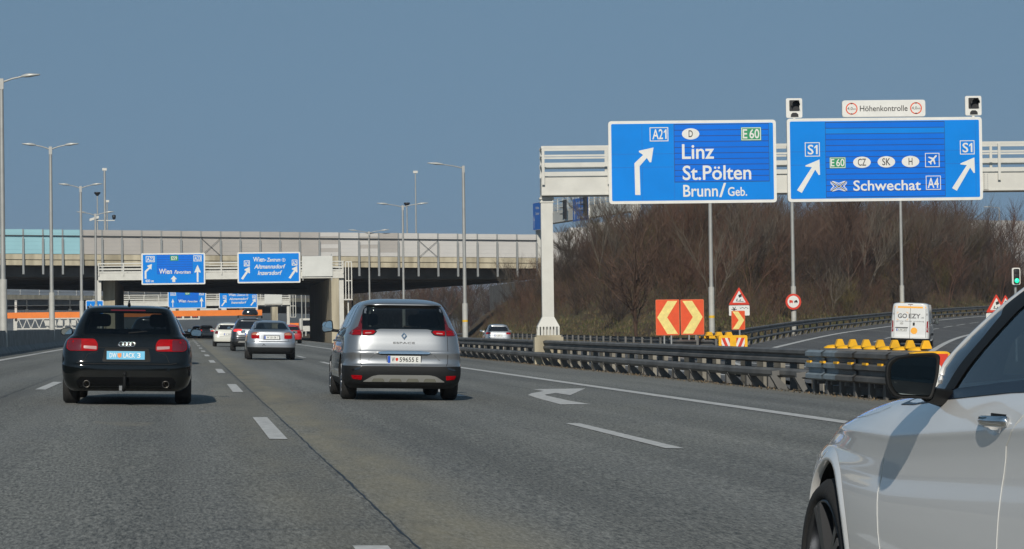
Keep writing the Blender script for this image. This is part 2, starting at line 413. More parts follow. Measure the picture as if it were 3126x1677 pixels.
# turn arrow painted in the right lane
def on_road(px, py):
    d = ray(px, py); k = -CAM_H/(d.z+0.025*d.x); p = CAM+d*k; return (p.x, p.y)
AR = [on_road(px, py) for px, py in ((1711, 1236), (1803, 1235.5), (1740, 1225), (1668, 1209), (1664, 1206), (1697, 1201), (1741, 1207.5), (1787, 1187), (1627, 1189.5), (1660, 1195), (1622, 1202), (1612, 1207), (1640, 1217))]
road_poly(AR); road_poly([(x, y+52) for x, y in AR])
marks = mk.build('lane_marking', paint_line, motorway)
jm = MB(); rng = random.Random(4)
jp = []; t = 6.0
while t < 260:
    jp.append((1.17+rng.uniform(-.006, .006)+0.004*math.sin(t*0.8), t, rng.uniform(.004, .011))); t += 0.3 if t < 60 else 4
jm.ribbon([(s-w, t, road_z(s)+.003) for s, t, w in jp], [(s+w, t, road_z(s)+.003) for s, t, w in jp])
jp = [(-2.78+rng.uniform(-.012, .012), 8+.8*k, rng.uniform(.003, .007)) for k in range(150)]
jm.ribbon([(s-w, t, road_z(s)+.003) for s, t, w in jp], [(s+w, t, road_z(s)+.003) for s, t, w in jp])
for yy, xa, xb in ((17.2, -2.2, 0.6), (13.4, 0.1, 0.8)):
    jm.add([(xa, yy, road_z(xa)+.003), (xb, yy+.02, road_z(xb)+.003), (xb, yy+.028, road_z(xb)+.003), (xa, yy+.012, road_z(xa)+.003)], [(0, 1, 2, 3)])
jm.build('road_joint', mat('bitumen', (0.012, 0.012, 0.014), 0.5), motorway)
def off_line(name, pts, o0, o1, parent, fn, dz, dash=None):
    mb = MB(); acc = 0; on = True
    prev = None
    for i, p in enumerate(pts):
        a, b = pts[max(0, i-1)], pts[min(len(pts)-1, i+1)]; d = Vector((b[0]-a[0], b[1]-a[1])).normalized()
        q = []
        for o in (o0, o1): s, t = p[0]+d.y*o, p[1]-d.x*o; q.append(Vector((s, t, fn(p, o, s, t)+dz)))
        if prev and (dash is None or (acc % (dash[0]+dash[1])) < dash[0]): mb.add([prev[0], prev[1], q[1], q[0]], [(0, 1, 2, 3)])
        if prev: acc += (q[0]-prev[0]).length
        prev = q
    return mb.build(name, paint_line, parent)
RD1 = dense(RAMP[:-2], 1.0)
off_line('lane_marking', RD1, -.14, .14, ramp_road, ramp_z, 0.028)
off_line('lane_marking', RD1, 3.55, 3.70, ramp_road, ramp_z, 0.028, (6, 3))
off_line('lane_marking', RD1, 7.2, 7.5, ramp_road, ramp_z, 0.028)
off_line('lane_marking', ED, -2.2, -1.95, exit_road, lambda p, o, s, t: p[2], 0.006)
off_line('lane_marking', ED, 2.6, 2.85, exit_road, lambda p, o, s, t: p[2], 0.006)

# ------------------------------------------------------------------ median barrier
r = thing('concrete_barrier', 'long grey concrete median barrier along the left carriageway edge', 'barrier', (-6.9, 60, 0.17))
prof = [(-0.30, 0.0), (-0.30, 0.08), (-0.12, 0.30), (-0.07, 0.93), (0.07, 0.93), (0.12, 0.30), (0.30, 0.08), (0.30, 0.0)]
for k in range(-1, 34):
    t0, t1 = k*12.0+0.02, (k+1)*12.0-0.02
    if t1 > 400: break
    mb = MB(); n = len(prof)
    mb.add([(-6.9+x, t, 0.165+z) for t in (t0, t1) for x, z in prof], [(i, (i+1) % n, n+(i+1) % n, n+i) for i in range(n)]+[list(range(n)), list(range(n, 2*n))[::-1]])
    mb.build('barrier_segment', concrete_grey, r)

# ------------------------------------------------------------------ guard rails
W_PROF = [(-.02, 0.0), (.055, .035), (.055, .095), (-.015, .135), (-.015, .175), (.055, .215), (.055, .275), (-.02, .31)]
def beam(mb, line, prof, mi=0, back=0.02):    # line: [(point, side vector)], prof (out, z)
    n = len(prof); vs = []
    for p, sd_ in line:
        vs += [p+sd_*x+Vector((0, 0, z)) for x, z in prof]
    for p, sd_ in line:
        vs += [p+sd_*(x-back)+Vector((0, 0, z)) for x, z in prof]
    K = len(line)*n; fs = []
    for i in range(len(line)-1):
        for j in range(n-1):
            a = i*n+j; fs.append((a, a+1, a+n+1, a+n)); fs.append((K+a, K+a+n, K+a+n+1, K+a+1))
        fs += [(i*n, i*n+n, K+i*n+n, K+i*n), (i*n+n-1, K+i*n+n-1, K+i*n+2*n-1, i*n+2*n-1)]
    mb.add(vs, fs, mi)
def zg(s): return -0.30
r = thing('guardrail', 'long double dark steel guardrail with a low front beam, right of the solid edge line', 'guardrail', (12.2, 80, -.3))
LT = [46+2*i for i in range(0, 45)]
side = Vector((-1, 0, 0))
mb = MB(); beam(mb, [(Vector((12.2+0.0, t, -.30+.52)), side) for t in LT], W_PROF); mb.build('upper_beam', rail_steel, r)
mb = MB()
beam(mb, [(Vector((11.86+(.22 if t < 49 else 0), t, -.30+.24)), side) for t in LT], [(-.10, .0), (.0, .0), (.05, .06), (.05, .14), (.0, .19), (-.10, .19)]); mb.build('lower_beam', rail_steel, r)
for i, t in enumerate(LT):
    mb = MB(); mb.box((12.2+.10, t+.4, -.30+.40), (.12, .14, .84)); mb.bar((12.18, t+.4, .05), (11.84, t+.4, .02), .10, .10)
    vs = []
    for dy in (-.07, .07): vs += [(11.80, t+.4+dy, -.02), (11.93, t+.4+dy, -.02), (12.22, t+.4+dy, -.33), (11.98, t+.4+dy, -.33)]
    mb.add(vs, [(0, 1, 2, 3), (7, 6, 5, 4), (0, 4, 5, 1), (1, 5, 6, 2), (2, 6, 7, 3), (3, 7, 4, 0)])
    mb.build('post', rail_steel, r)
mb = MB(); beam(mb, [(Vector((13.0, t, -.36+.52)), -side) for t in LT], W_PROF); mb.build('rear_beam', rail_steel, r)
for i, t in enumerate([46.7+1.6*k for k in range(52)]):
    mb = MB(); mb.box((12.78, t, -.36+.36), (.10, .62, .74)); mb.build('rear_post', rail_pale, r)
def rail_along(name, label, pts, offs, fn, base, posts=2.0, low=True, zlift=0.0):
    line = []; acc = 0; pp = []
    for i, p in enumerate(pts):
        a, b = pts[max(0, i-1)], pts[min(len(pts)-1, i+1)]; d = Vector((b[0]-a[0], b[1]-a[1], 0)).normalized(); sd_ = Vector((d.y, -d.x, 0))
        q = Vector((p[0], p[1], 0))+sd_*offs; q.z = fn(p, offs, q.x, q.y); line.append((q, sd_))
    r_ = thing(name, label, 'guardrail', line[0][0])
    mb = MB(); beam(mb, [(q+Vector((0, 0, .50)), s_) for q, s_ in line], W_PROF); mb.build('upper_beam', rail_steel, r_)
    if low:
        mb = MB(); beam(mb, [(q+s_*.30+Vector((0, 0, .20)), s_) for q, s_ in line], [(-.06, .0), (.02, .0), (.05, .05), (.05, .09), (.02, .13), (-.06, .13)]); mb.build('lower_beam', rail_steel, r_)
    last = None
    for q, s_ in line:
        if last is None or (q-last).length >= posts:
            last = q; mb = MB(); d = Vector((-s_.y, s_.x, 0))
            mb.box(q-s_*.08+Vector((0, 0, .30)), (.10, .12, 1.0), 0, s_, d)
            if low: mb.bar(q-s_*.05+Vector((0, 0, .28)), q+s_*.28+Vector((0, 0, .26)), .08, .08); mb.bar(q+s_*.26+Vector((0, 0, .24)), q+s_*.02+Vector((0, 0, -.12)), .09, .12)
            mb.build('post', rail_steel, r_)
    return r_
seg = [p for p in dense(RAMP[:-2], 1.0) if 102 < p[1] < 262]
rail_along('guardrail', 'curved dark guardrail along the outer edge of the slip road, below the scrub', seg, -2.0, ramp_z, 0, 2.2)
seg = [p for p in dense(EX, 1.0) if 100 < p[1] < 190]
rail_along('guardrail', 'low dark guardrail along the exit road, left of the far yellow crash cushion', seg, 4.2, lambda p, o, s, t: p[2], 0, 2.5, False)

# dirt and dry litter along the rail foot
rng = random.Random(11); mb = MB()
for i in range(2600):
    t = rng.uniform(40, 105); s = 11.55+abs(rng.gauss(0, .38)); L = rng.uniform(.02, .13); a = rng.uniform(0, 6.28); w = rng.uniform(.006, .02)
    z = -0.295; dx, dy = math.cos(a)*L, math.sin(a)*L; nx, ny = -math.sin(a)*w, math.cos(a)*w; h = rng.uniform(0, .05)
    mb.add([(s-nx, t-ny, z), (s+nx, t+ny, z), (s+dx, t+dy, z+h)], [(0, 1, 2)])
tag(mb.build('litter', mat('dry_litter', (0.20, 0.145, 0.085), 0.95, var=0.4, scale=20)), 'dry leaf litter and grit along the guardrail foot', 'litter', kind='stuff')

# ------------------------------------------------------------------ overpass with noise barrier
PL = at_depth(12, 1000, 240); PR = at_depth(1656, 1000, 255)
def bl(q, back=0.0):                     # q 0 at the left edge of the photo, 1 at the gantry post
    p = PL.lerp(PR, q); d = (PR-PL).normalized(); n_ = Vector((-d.y, d.x, 0)); n_.z = 0; n_.normalize(); p = p+n_*back; p.z = 0; return p
BD = Vector((PR.x-PL.x, PR.y-PL.y, 0)); BLEN = BD.length; BD.normalize(); BN = Vector((-BD.y, BD.x, 0))
if BN.y < 0: BN = -BN
def bz(q): return 11.1-0.7*q
r = thing('overpass', 'wide concrete motorway overpass in deep shade beneath, crossing ahead', 'bridge', (5, 290, 0))
def deckbox(name, q0, q1, b0, b1, zt0, zb0, m, par):
    mb = MB(); vs = []
    for q in (q0, q1):
        for b_ in (b0, b1 if not callable(b1) else b1(q)):
            p = bl(q, b_); vs += [p+Vector((0, 0, bz(q)+zb0)), p+Vector((0, 0, bz(q)+zt0))]
    mb.add(vs, [(0, 1, 3, 2), (4, 6, 7, 5), (0, 4, 5, 1), (2, 3, 7, 6), (1, 5, 7, 3), (0, 2, 6, 4)]); return mb.build(name, m, par)
backd = lambda q: 62+50*q
Q0, Q1 = -0.7, 1.0
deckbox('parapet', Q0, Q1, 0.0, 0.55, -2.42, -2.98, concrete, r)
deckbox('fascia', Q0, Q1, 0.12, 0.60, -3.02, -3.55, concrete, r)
deckbox('deck', Q0, Q1, 0.62, backd, -2.7, -3.6, concrete_shaded, r)
for b_ in (2.0, 11, 20, 29, 38, 47, 56): deckbox('girder', Q0, Q1, b_, b_+6.0, -3.62, -4.75 if b_ > 3 else -4.65, concrete_shaded, r)
def pier(s0, t0, s1, t1, z1, m=concrete):
    mb = MB(); mb.box(((s0+s1)/2, (t0+t1)/2, z1/2-.4), (s1-s0, t1-t0, z1+.8)); return mb
pier(15.0, 248.5, 16.2, 292, 6.0).build('pier', concrete, r)
pier(-8.1, 252, -6.9, 290, 6.4).build('pier', concrete, r)
pier(-25, 250, -24, 290, 6.5).build('pier', concrete, r)
deckbox('girder', Q0, Q1, 62.5, backd, -3.62, -4.75, concrete_shaded, r)
mb = pier(44, 258, 62, 350, 6.6); mb.build('abutment', concrete_shaded, r)
mb = MB(); mb.box((37.6, 253.0, 4.4), (1.6, 1.4, 5.0)); mb.build('wing_wall', concrete, r)
nb_grey = mat('noise_panel_grey', (0.39, 0.37, 0.345), 0.7, var=0.05, scale=0.5)
nb_light = mat('noise_panel_light', (0.52, 0.51, 0.49), 0.7, var=0.05, scale=0.5)
nb_turq = mat('noise_panel_turquoise', (0.27, 0.50, 0.56), 0.6, var=0.04, scale=0.5)
nb_post = mat('noise_post', (0.27, 0.285, 0.285), 0.5, metal=0.2, var=0.05)
r = thing('noise_barrier', 'pale grey panelled noise barrier on the overpass, its left bays turquoise', 'noise barrier', bl(0.3))
NPX = 60.3; xs = [-180+NPX*k for k in range(0, 31)]
def q_of(px):
    d = ray(px, 950); n_ = BN; k = (PL-CAM).dot(n_)/d.dot(n_); p = CAM+d*k; return (p-PL).dot(BD)/BLEN
qs = [q_of(72+NPX*(k-6)) for k in range(-3, 33)]
qs = [q for q in qs if q < 1.005]
rng = random.Random(3)
for a, b in zip(qs, qs[1:]):
    m_ = nb_turq if (a+b)/2 < q_of(246) else (nb_light if (a+b)/2 > q_of(1200) or ((a+b)/2 > q_of(1060) and rng.random() < .4) else nb_grey)
    mb = MB(); nrow = 6
    for k in range(nrow):                 # six stacked cassettes with a fine joint between
        p0, p1 = bl(a, -.02), bl(b, -.02); z0, z1 = -2.42+2.42*k/nrow, -2.42+2.42*(k+1)/nrow-.007
        o = .012 if k % 2 else 0
        c = (p0+p1)/2; c.z = (bz(a)+bz(b))/2+(z0+z1)/2
        mi = 0
        if m_ is nb_grey and (a+b)/2 > q_of(1000): mi = 1 if rng.random() < .5 else 0
        mb.box(c-BN*o, ((p1-p0).length-.10, .10, z1-z0), mi, BD, BN)
    pn = mb.build('panel', [m_, nb_light], r)
    if m_ is nb_turq: pn['label'] = 'turquoise panel'
for q in qs:
    mb = MB(); p = bl(q, -.10); z = bz(q); low = -4.45
    mb.box(p+Vector((0, 0, z-.45)), (.13, .14, .9), 0, BD, BN); mb.box(p-BN*.06+Vector((0, 0, z+(low-.9)/2)), (.19, .20, -low-.9), 0, BD, BN)
    mb.build('post', nb_post, r)
mb = MB(); mb.bar(bl(qs[0], -.22)+Vector((0, 0, bz(qs[0])-.62)), bl(qs[-1], -.22)+Vector((0, 0, bz(qs[-1])-.62)), .08, .085); mb.build('walkway_rail', mat('dark_steel', (.07, .075, .075), .5, .4), r)
for px in (620, 1280):
    q = min(qs, key=lambda v: abs(v-q_of(px))); i = qs.index(q); a, b = qs[i], qs[i+1]
    mb = MB(); mb.tube([bl(a, -.26)+Vector((0, 0, bz(a)-.7)), bl(b, -.26)+Vector((0, 0, bz(b)-2.5))], .022, 6); mb.tube([bl(b, -.26)+Vector((0, 0, bz(b)-.7)), bl(a, -.26)+Vector((0, 0, bz(a)-2.5))], .022, 6)
    mb.build('cross_brace', mat('dark_steel', (.07, .075, .075), .5, .4), r)

# wall continuing over the embankment in steps
r = thing('noise_barrier', 'stepped pale noise barrier along the crest behind the bare scrub', 'noise barrier', (60, 252, 8))
A0 = bl(1.005); steps = [(1658, 10.35, 256), (1690, 10.6, 255), (1742, 11.05, 254), (1798, 11.5, 253), (1857, 11.9, 252), (1905, 11.9, 251)]
prevp = None
pts = [(at_depth(px, 990, Z), h) for px, h, Z in steps] + [(Vector((49+4.6*k, 247.2+2.6*k+.02*k*k, 0)), 11.9+.06*k) for k in range(0, 22)]
for (p0, h0), (p1, h1) in zip(pts, pts[1:]):
    p0, p1 = Vector((p0.x, p0.y, 0)), Vector((p1.x, p1.y, 0)); d = (p1-p0); L = d.length
    if L < .3: continue
    d.normalize(); n_ = Vector((-d.y, d.x, 0)); mb = MB(); m_p = (p0+p1)/2; zb = min(ground_z(p0.x, p0.y), ground_z(p1.x, p1.y), 6.6)-.4
    for k in range(9):
        z0, z1 = zb+(h0-zb)*k/9, zb+(h0-zb)*(k+1)/9-.008
        mb.box((p0+p1)/2+n_*(.012*(k % 2))+Vector((0, 0, (z0+z1)/2)), (L-.1, .10, z1-z0), 0, d, n_)
    mb.build('panel', nb_light, r)
    mb = MB(); mb.box(p0+Vector((0, 0, (zb+h0)/2)), (.14, .2, h0-zb), 0, d, n_); mb.build('post', nb_post, r)

# second overpass farther down the road
r = thing('far_overpass', 'second slimmer overpass seen beyond and below the first', 'bridge', (-5, 480, 0))
FL = [at_depth(-400, 990, 392), at_depth(1030, 990, 562), at_depth(1030, 990, 900), at_depth(-400, 990, 440)]
def slab(mb, P, z0, z1):
    vs = [Vector((p.x, p.y, z0)) for p in P]+[Vector((p.x, p.y, z1)) for p in P]
    mb.add(vs, [(3, 2, 1, 0), (4, 5, 6, 7), (0, 1, 5, 4), (1, 2, 6, 5), (2, 3, 7, 6), (3, 0, 4, 7)])
mb = MB(); slab(mb, FL, 6.6, 7.4); mb.build('fascia', concrete, r)
mb = MB(); slab(mb, [FL[0]+Vector((0, 1, 0)), FL[1]+Vector((0, 1, 0)), FL[2], FL[3]], 5.5, 6.58); mb.build('girder', concrete_shaded, r)
mb = MB(); d = (FL[1]-FL[0]); 
for k in range(28):
    p0, p1 = FL[0].lerp(FL[1], k/28), FL[0].lerp(FL[1], (k+1)/28)
    if k % 1 == 0: mb.bar((p0.x, p0.y, 7.4), (p0.x, p0.y, 9.0), .14, .14)
    for z in (7.9, 8.4, 8.95): mb.bar((p0.x, p0.y, z), (p1.x, p1.y, z), .08, .09)
mb.build('railing', steel_grey, r)
mb = MB(); slab(mb, [FL[0].lerp(FL[1], .42)+Vector((0, .4, 0)), FL[1]+Vector((0, .4, 0)), FL[1]+Vector((0, .7, 0)), FL[0].lerp(FL[1], .42)+Vector((0, .7, 0))], 7.4, 9.4); mb.build('screen', nb_grey, r)
pier(-8, 470, -7, 476, 5.2).build('pier', concrete, r); pier(18, 500, 19.2, 508, 5.2).build('pier', concrete, r)

# hills on the horizon
def ridge(name, t, s0, s1, h0, h1, seed, m):
    rg = random.Random(seed); n = 90; mb = MB(); top = []; bot = []
    ph = [rg.uniform(0, 6.28) for _ in range(5)]
    for i in range(n+1):
        s = s0+(s1-s0)*i/n; k = i/n
        h = h0+(h1-h0)*k; h *= 1+.16*math.sin(k*9+ph[0])+.08*math.sin(k*23+ph[1])+.05*math.sin(k*57+ph[2])+.05*rg.uniform(-1, 1)
        top.append(Vector((s, t+160, h))); bot.append(Vector((s, t, -1)))
    bk = [Vector((p.x, p.y+500, -1)) for p in top]
    mb.ribbon(bot, top, 0, False); mb.ribbon(top, bk, 0, False)
    return tag(mb.build(name, m), kind='structure')
hill_m = mat('wooded_hill', (0.085, 0.09, 0.085), 0.95, var=0.35, scale=0.02)
ridge('hill', 1500, -700, 500, 15, 11, 5, hill_m)
ridge('far_hill', 3200, -1600, 1400, 64, 38, 9, hill_m)
# ------------------------------------------------------------------ sign boards
class Board:
    """upright rectangular board on a Plane; u,v run 0..1 from its top-left corner"""
    def __init__(s, pl, tl, tr, br, bl_, out=0.0):
        P = [pl.uv(*q) for q in (tl, tr, br, bl_)]
        s.x0 = (P[0][0]+P[3][0])/2; s.x1 = (P[1][0]+P[2][0])/2; s.z1 = (P[0][1]+P[1][1])/2; s.z0 = (P[2][1]+P[3][1])/2
        s.pl = pl; s.w = s.x1-s.x0; s.h = s.z1-s.z0; s.out = out
        s.o = pl.pt(s.x0, s.z1, out); s.ex = pl.e; s.ey = Vector((0, 0, -1)); s.en = pl.n
    def fr(s, out=0.0): return (s.o+s.en*out, s.ex, s.ey, s.en)
    def up(s): return (s.o, s.ex, Vector((0, 0, 1)), s.en)
    def P(s, pts): return [(x*s.w, y*s.h) for x, y in pts]
def board_thing(name, label, B, depth=0.16, border=0.035, rad_=0.12, face=None, corner_bolts=True):
    r = thing(name, label, 'road sign', B.pl.pt((B.x0+B.x1)/2, B.z0, B.out))
    mb = MB(); mb.plate(rpoly(rect(0, 0, B.w, B.h), rad_, 4), B.fr(), depth, 0, -depth); mb.build('frame', white_sheet, r)
    mb = MB(); b = border*B.h
    mb.plate(rpoly(rect(b, b, B.w-b, B.h-b), .05, 3), B.fr(), .006, 0, 0.0); mb.build('face', face or panel_blue, r)
    if face is None and B.w > 4:                 # joints between the sheets of the face
        mb = MB(); b2 = b+.02
        for v in (.40, .56): mb.plate(rect(b2, v*B.h-.006, B.w-b2, v*B.h+.006), B.fr(), .0012, 0, .006)
        for u in (.2, .39, .965): mb.plate(rect(u*B.w-.005, b2, u*B.w+.005, B.h-b2), B.fr(), .0009, 0, .006)
        mb.build('sheet_joint', mat('joint_blue', (0.0, .12, .46), .6), r)
    return r
def letters(B, items, out=0.016, bold=.014):
    """items: (text, u0, u1, v_base, cap fraction of height[, slant])"""
    mb = MB(); up = Vector((0, 0, 1))
    for it in items:
        sl = it[5] if len(it) > 5 else 0.0
        put_text(mb, it[0], (B.o, B.ex, up, B.en), it[1]*B.w, it[2]*B.w, -it[3]*B.h, it[4]*B.h, 0, out, bold, sl)
    return mb
def one(mb, B, u0, u1, vb, cap, out=.016):
    w = u1-u0; pts = [(u0+w*.5, vb), (u0+w*.5, vb-cap*.74), (u0, vb-cap*.60), (u0, vb-cap*.76), (u0+w*.62, vb-cap), (u1, vb-cap), (u1, vb)]
    poly(mb, B, pts, out)
def outline(mb, B, u0, v0, u1, v1, wpx, out=.014, mi=0):
    w, h = B.w, B.h; x0, x1, y0, y1 = u0*w, u1*w, v0*h, v1*h; t = wpx
    for a in ((x0, y0, x1, y0+t), (x0, y1-t, x1, y1), (x0, y0+t, x0+t, y1-t), (x1-t, y0+t, x1, y1-t)): mb.plate(rect(*a), B.fr(), .003, mi, out-.003)
def poly(mb, B, pts, out=.014, mi=0): mb.plate(B.P(pts), B.fr(), .003, mi, out-.003)
def slats(r, B, u0, v0, u1, v1, n, shades=()):
    mb = MB(); w, h = B.w, B.h; H = (v1-v0)*h/n
    for k in range(n):
        mb.plate(rect(u0*w, v0*h+H*k+.010, u1*w, v0*h+H*(k+1)-.010), B.fr(), .004, 1 if k in shades else 0, .006)
    mb.build('prism_slats', [panel_deep, panel_blue], r)
    mb = MB(); mb.plate(rect(u0*w-.012, v0*h-.012, u1*w+.012, v1*h+.012), B.fr(), .002, 0, .0062); mb.build('slat_gap', mat('gap_navy', (.004, .02, .09), .6), r)
ARROW = [(.0, 1.0), (.0, .35), (.36, .145), (.19, .0855)]
def arrow_up(mb, B, u, v0, v1, wd):
    h = (v1-v0); a = wd
    poly(mb, B, [(u-a*.28, v1), (u-a*.28, v0+h*.40), (u-a, v0+h*.46), (u-a, v0+h*.40), (u, v0), (u+a, v0+h*.40), (u+a, v0+h*.46), (u+a*.28, v0+h*.40), (u+a*.28, v1)])
def arrow_diag(mb, B, pts_src, org, sc, sl):
    """arrow polygon in crop pixels: org top-left, sc width/height, sl slope of the top edge"""
    poly(mb, B, [((x-org[0])/sc[0], (y-(org[1]+sl*(x-org[0])))/sc[1]) for x, y in pts_src])

# ------------------------------------------------------------------ gantries
def gantry(name, label, pl, rail_pts, beam_px, z_rail_px, zb_top_px, zb_bot_px, x_l, x_r, depth=1.0, post_w=.55, posts=True):
    pass
class Gantry:
    def __init__(s, label, pl, ul, ur, z_bot, z_top, z_rail, depth=1.1):
        s.pl, s.ul, s.ur = pl, ul, ur; s.r = thing('sign_gantry', label, 'gantry', pl.pt((ul+ur)/2, 0)); r = s.r
        mb = MB(); P = pl.pt
        c = P((ul+ur)/2, (z_bot+z_top)/2, -depth/2); mb.box(c, (ur-ul, depth, z_top-z_bot), 0, pl.e, pl.n); 
        for k in range(1, int((ur-ul)/4.5)): mb.box(P(ul+4.5*k, (z_bot+z_top)/2, .004), (.10, .012, z_top-z_bot-.02), 0, pl.e, pl.n)
        mb.box(P((ul+ur)/2, z_bot+.03, .015), (ur-ul, .03, .05), 0, pl.e, pl.n)
        mb.build('beam', steel_white, r)
        H = z_rail-z_top; mb = MB()
        for out in (.06, -depth-.06):
            for f, th in ((.98, .07), (.70, .045), (.40, .13), (.10, .13)):
                mb.box(P((ul+ur)/2, z_top+H*f, out), (ur-ul, .04, th*min(1, H/1.1)+.02), 0, pl.e, pl.n)
            n = max(2, int((ur-ul)/2.1))
            for k in range(n+1):
                u = ul+.06+(ur-ul-.12)*k/n; mb.box(P(u, z_top+H*.45-.1, out+.03), (.09, .06, H*1.12+.1), 0, pl.e, pl.n)
        for u in (ul+.03, ur-.03):
            for f in (.98, .70, .40): mb.box(P(u, z_top+H*f, -depth/2), (.05, depth+.1, .06), 0, pl.e, pl.n)
        mb.build('railing', steel_white, r)
    def post(s, u, w, z_top, z0, base=True, d=.45):
        mb = MB(); P = s.pl.pt; n = s.pl.n; e = s.pl.e; c = -.55
        zb = z0+(.9 if base else 0)
        mb.box(P(u, (z_top+zb)/2, c), (w, d, z_top-zb), 0, e, n)
        if base:
            mb.box(P(u, z_top-.10, c), (w+.10, d+.10, .06), 0, e, n); mb.box(P(u, z_top-.22, c), (w+.06, d+.06, .05), 0, e, n)
            # flared foot with upright ribs
            a, b = w/2, w*.95; f = P(u, zb, c)
            vs = [f+e*(sx*a)+n*(sy*d/2)+Vector((0, 0, .0)) for sx, sy in ((-1, -1), (1, -1), (1, 1), (-1, 1))]+[f+e*(sx*b)+n*(sy*b)+Vector((0, 0, -.34)) for sx, sy in ((-1, -1), (1, -1), (1, 1), (-1, 1))]
            mb.add(vs, [(0, 1, 5, 4), (1, 2, 6, 5), (2, 3, 7, 6), (3, 0, 4, 7), (4, 5, 6, 7)])
            for k in range(7):
                x = -b+.04+(2*b-.08)*k/6
                mb.box(f+e*x+n*(b-.05)+Vector((0, 0, -.49)), (.07, .10, .30), 0, e, n); mb.box(f+e*x-n*(b-.05)+Vector((0, 0, -.49)), (.07, .10, .30), 0, e, n)
            mb.box(f+Vector((0, 0, -.665)), (2*b+.02, 2*b, .05), 0, e, n)
            mb.box(f+Vector((0, 0, -.5)), (2*b-.35, 2*b-.35, .30), 0, e, n)
        mb.build('post', steel_white, s.r)
        if base:
            mb = MB(); zt = zb-.69
            mb.box(P(u, (zt+z0-1.0)/2, c), (w*2.45, w*2.45, zt-z0+1.0), 0, e, n); mb.box(P(u, zt+.03, c), (w*2.1, w*2.1, .06), 0, e, n)
            mb.build('plinth', concrete, s.r)
    def ladder(s, u0, u1, z0, z1):
        mb = MB(); P = s.pl.pt
        for u in (u0, (u0+u1)/2, u1): mb.bar(P(u, z0, -.2), P(u, z1, -.2), .09, .09)
        n = int((z1-z0)/1.3)
        for k in range(n+1): mb.bar(P(u0, z0+(z1-z0)*k/n, -.2), P(u1, z0+(z1-z0)*k/n, -.2), .08, .09)
        mb.build('ladder', steel_white, s.r)

# ---- near gantry over the exit lanes
def c1(x, y): return (1600+x/3.071, 270+y/3.071)
def c2(x, y): return (2350+x/3.071, 270+y/3.071)
G1 = Plane(at_depth(1673, 900, 83), rad(-5.4))
B1 = Board(G1, c1(783, 318), c1(2350, 293), c1(2365, 1065), c1(795, 1095), .18)
B2 = Board(G1, c2(150, 290), c2(1970, 270), c2(1993, 1045), c2(165, 1072), .18)
ul = G1.uv(1653, 560)[0]; zt, zb_, zr = G1.uv(1720, 541)[1], G1.uv(1720, 597)[1], G1.uv(1720, 448)[1]
ga = Gantry('white steel gantry with railings carrying the two large blue exit signs', G1, ul, ul+27, zb_, zt, zr, 1.1)
ga.post(G1.uv(1673, 800)[0], .40, zb_+.02, G1.uv(1676, 1048)[1])
ga.post(ul+26.5, .40, zb_+.02, -.6)
mb = MB(); u = G1.uv(*c2(2025, 850))[0]; mb.box(G1.pt(u, (zt+zb_)/2, .015), (.16, .03, zt-zb_-.02), 0, G1.e, G1.n)
for k in range(9):
    for dx in (-.055, .055): mb.box(G1.pt(u+dx, zb_+.06+(zt-zb_-.12)*k/8, .034), (.025, .012, .025), 1, G1.e, G1.n)
mb.build('splice_plate', [steel_white, steel_grey], ga.r)

r = board_thing('direction_sign', 'large blue exit sign reading Linz, St.Pölten and Brunn/Geb. with a bent arrow', B1)
slats(r, B1, .393, .048, .955, .742, 10)
mb = letters(B1, [('A2', .262, .325, .222, .117), ('Linz', .437, .628, .462, .172), ('St.Pölten', .439, .848, .716, .166), ('Brunn', .441, .648, .919, .138), ('/', .655, .697, .925, .16), ('Geb.', .707, .822, .916, .103)])
outline(mb, B1, .246, .079, .357, .249, .028); one(mb, B1, .330, .347, .222, .117)
org, sc, sl = (783, 312), (1570, 775), -.016
poly(mb, B1, [((x-790)/1568, (y-(316-.016*(x-783)))/776) for x, y in [(1033, 1005), (1030, 708), (1112, 630), (1072, 602), (1075, 590), (1210, 560), (1187, 697), (1172, 699), (1146, 658), (1078, 735), (1082, 1005)]])
poly(mb, B1, ellipse(.49, .163, .052, .068), .0150)
mb.build('lettering', white_sheet, r)
mb = MB(); poly(mb, B1, rect(.79, .088, .912, .25), .0148); mb.build('route_plate', sign_green, r)
mb = letters(B1, [('E', .801, .828, .222, .107), ('60', .841, .900, .222, .107)], .018, .016); outline(mb, B1, .793, .093, .909, .245, .022, .0165); mb.build('lettering', white_sheet, r)
mb = letters(B1, [('D', .478, .503, .201, .08)], .018, .01); mb.build('lettering', ink, r)

r = board_thing('direction_sign', 'large blue exit sign reading Schwechat with two S1 arrows', B2)
slats(r, B2, .197, .052, .806, .948, 13, (1,))
mb = letters(B2, [('S', .104, .134, .43, .11), ('S', .898, .928, .425, .11), ('Schwechat', .335, .681, .872, .118), ('A4', .716, .773, .85, .118)])
outline(mb, B2, .09, .288, .166, .458, .026); one(mb, B2, .138, .155, .43, .11); one(mb, B2, .932, .949, .425, .11); outline(mb, B2, .885, .283, .96, .452, .026); outline(mb, B2, .705, .43, .779, .60, .024); outline(mb, B2, .707, .703, .784, .872, .024)
A = [(243, 960), (385, 744), (325, 738), (325, 728), (457, 672), (460, 815), (448, 818), (416, 767), (287, 985)]
for dx, dy in ((0, 0), (1451, -4)):
    poly(mb, B2, [((x+dx-158)/1826, (y+dy-(290-.0118*(x-150)))/780) for x, y in A])
for u, v in ((.381, .533), (.506, .531), (.630, .530)): poly(mb, B2, ellipse(u, v, .045, .068), .0150)
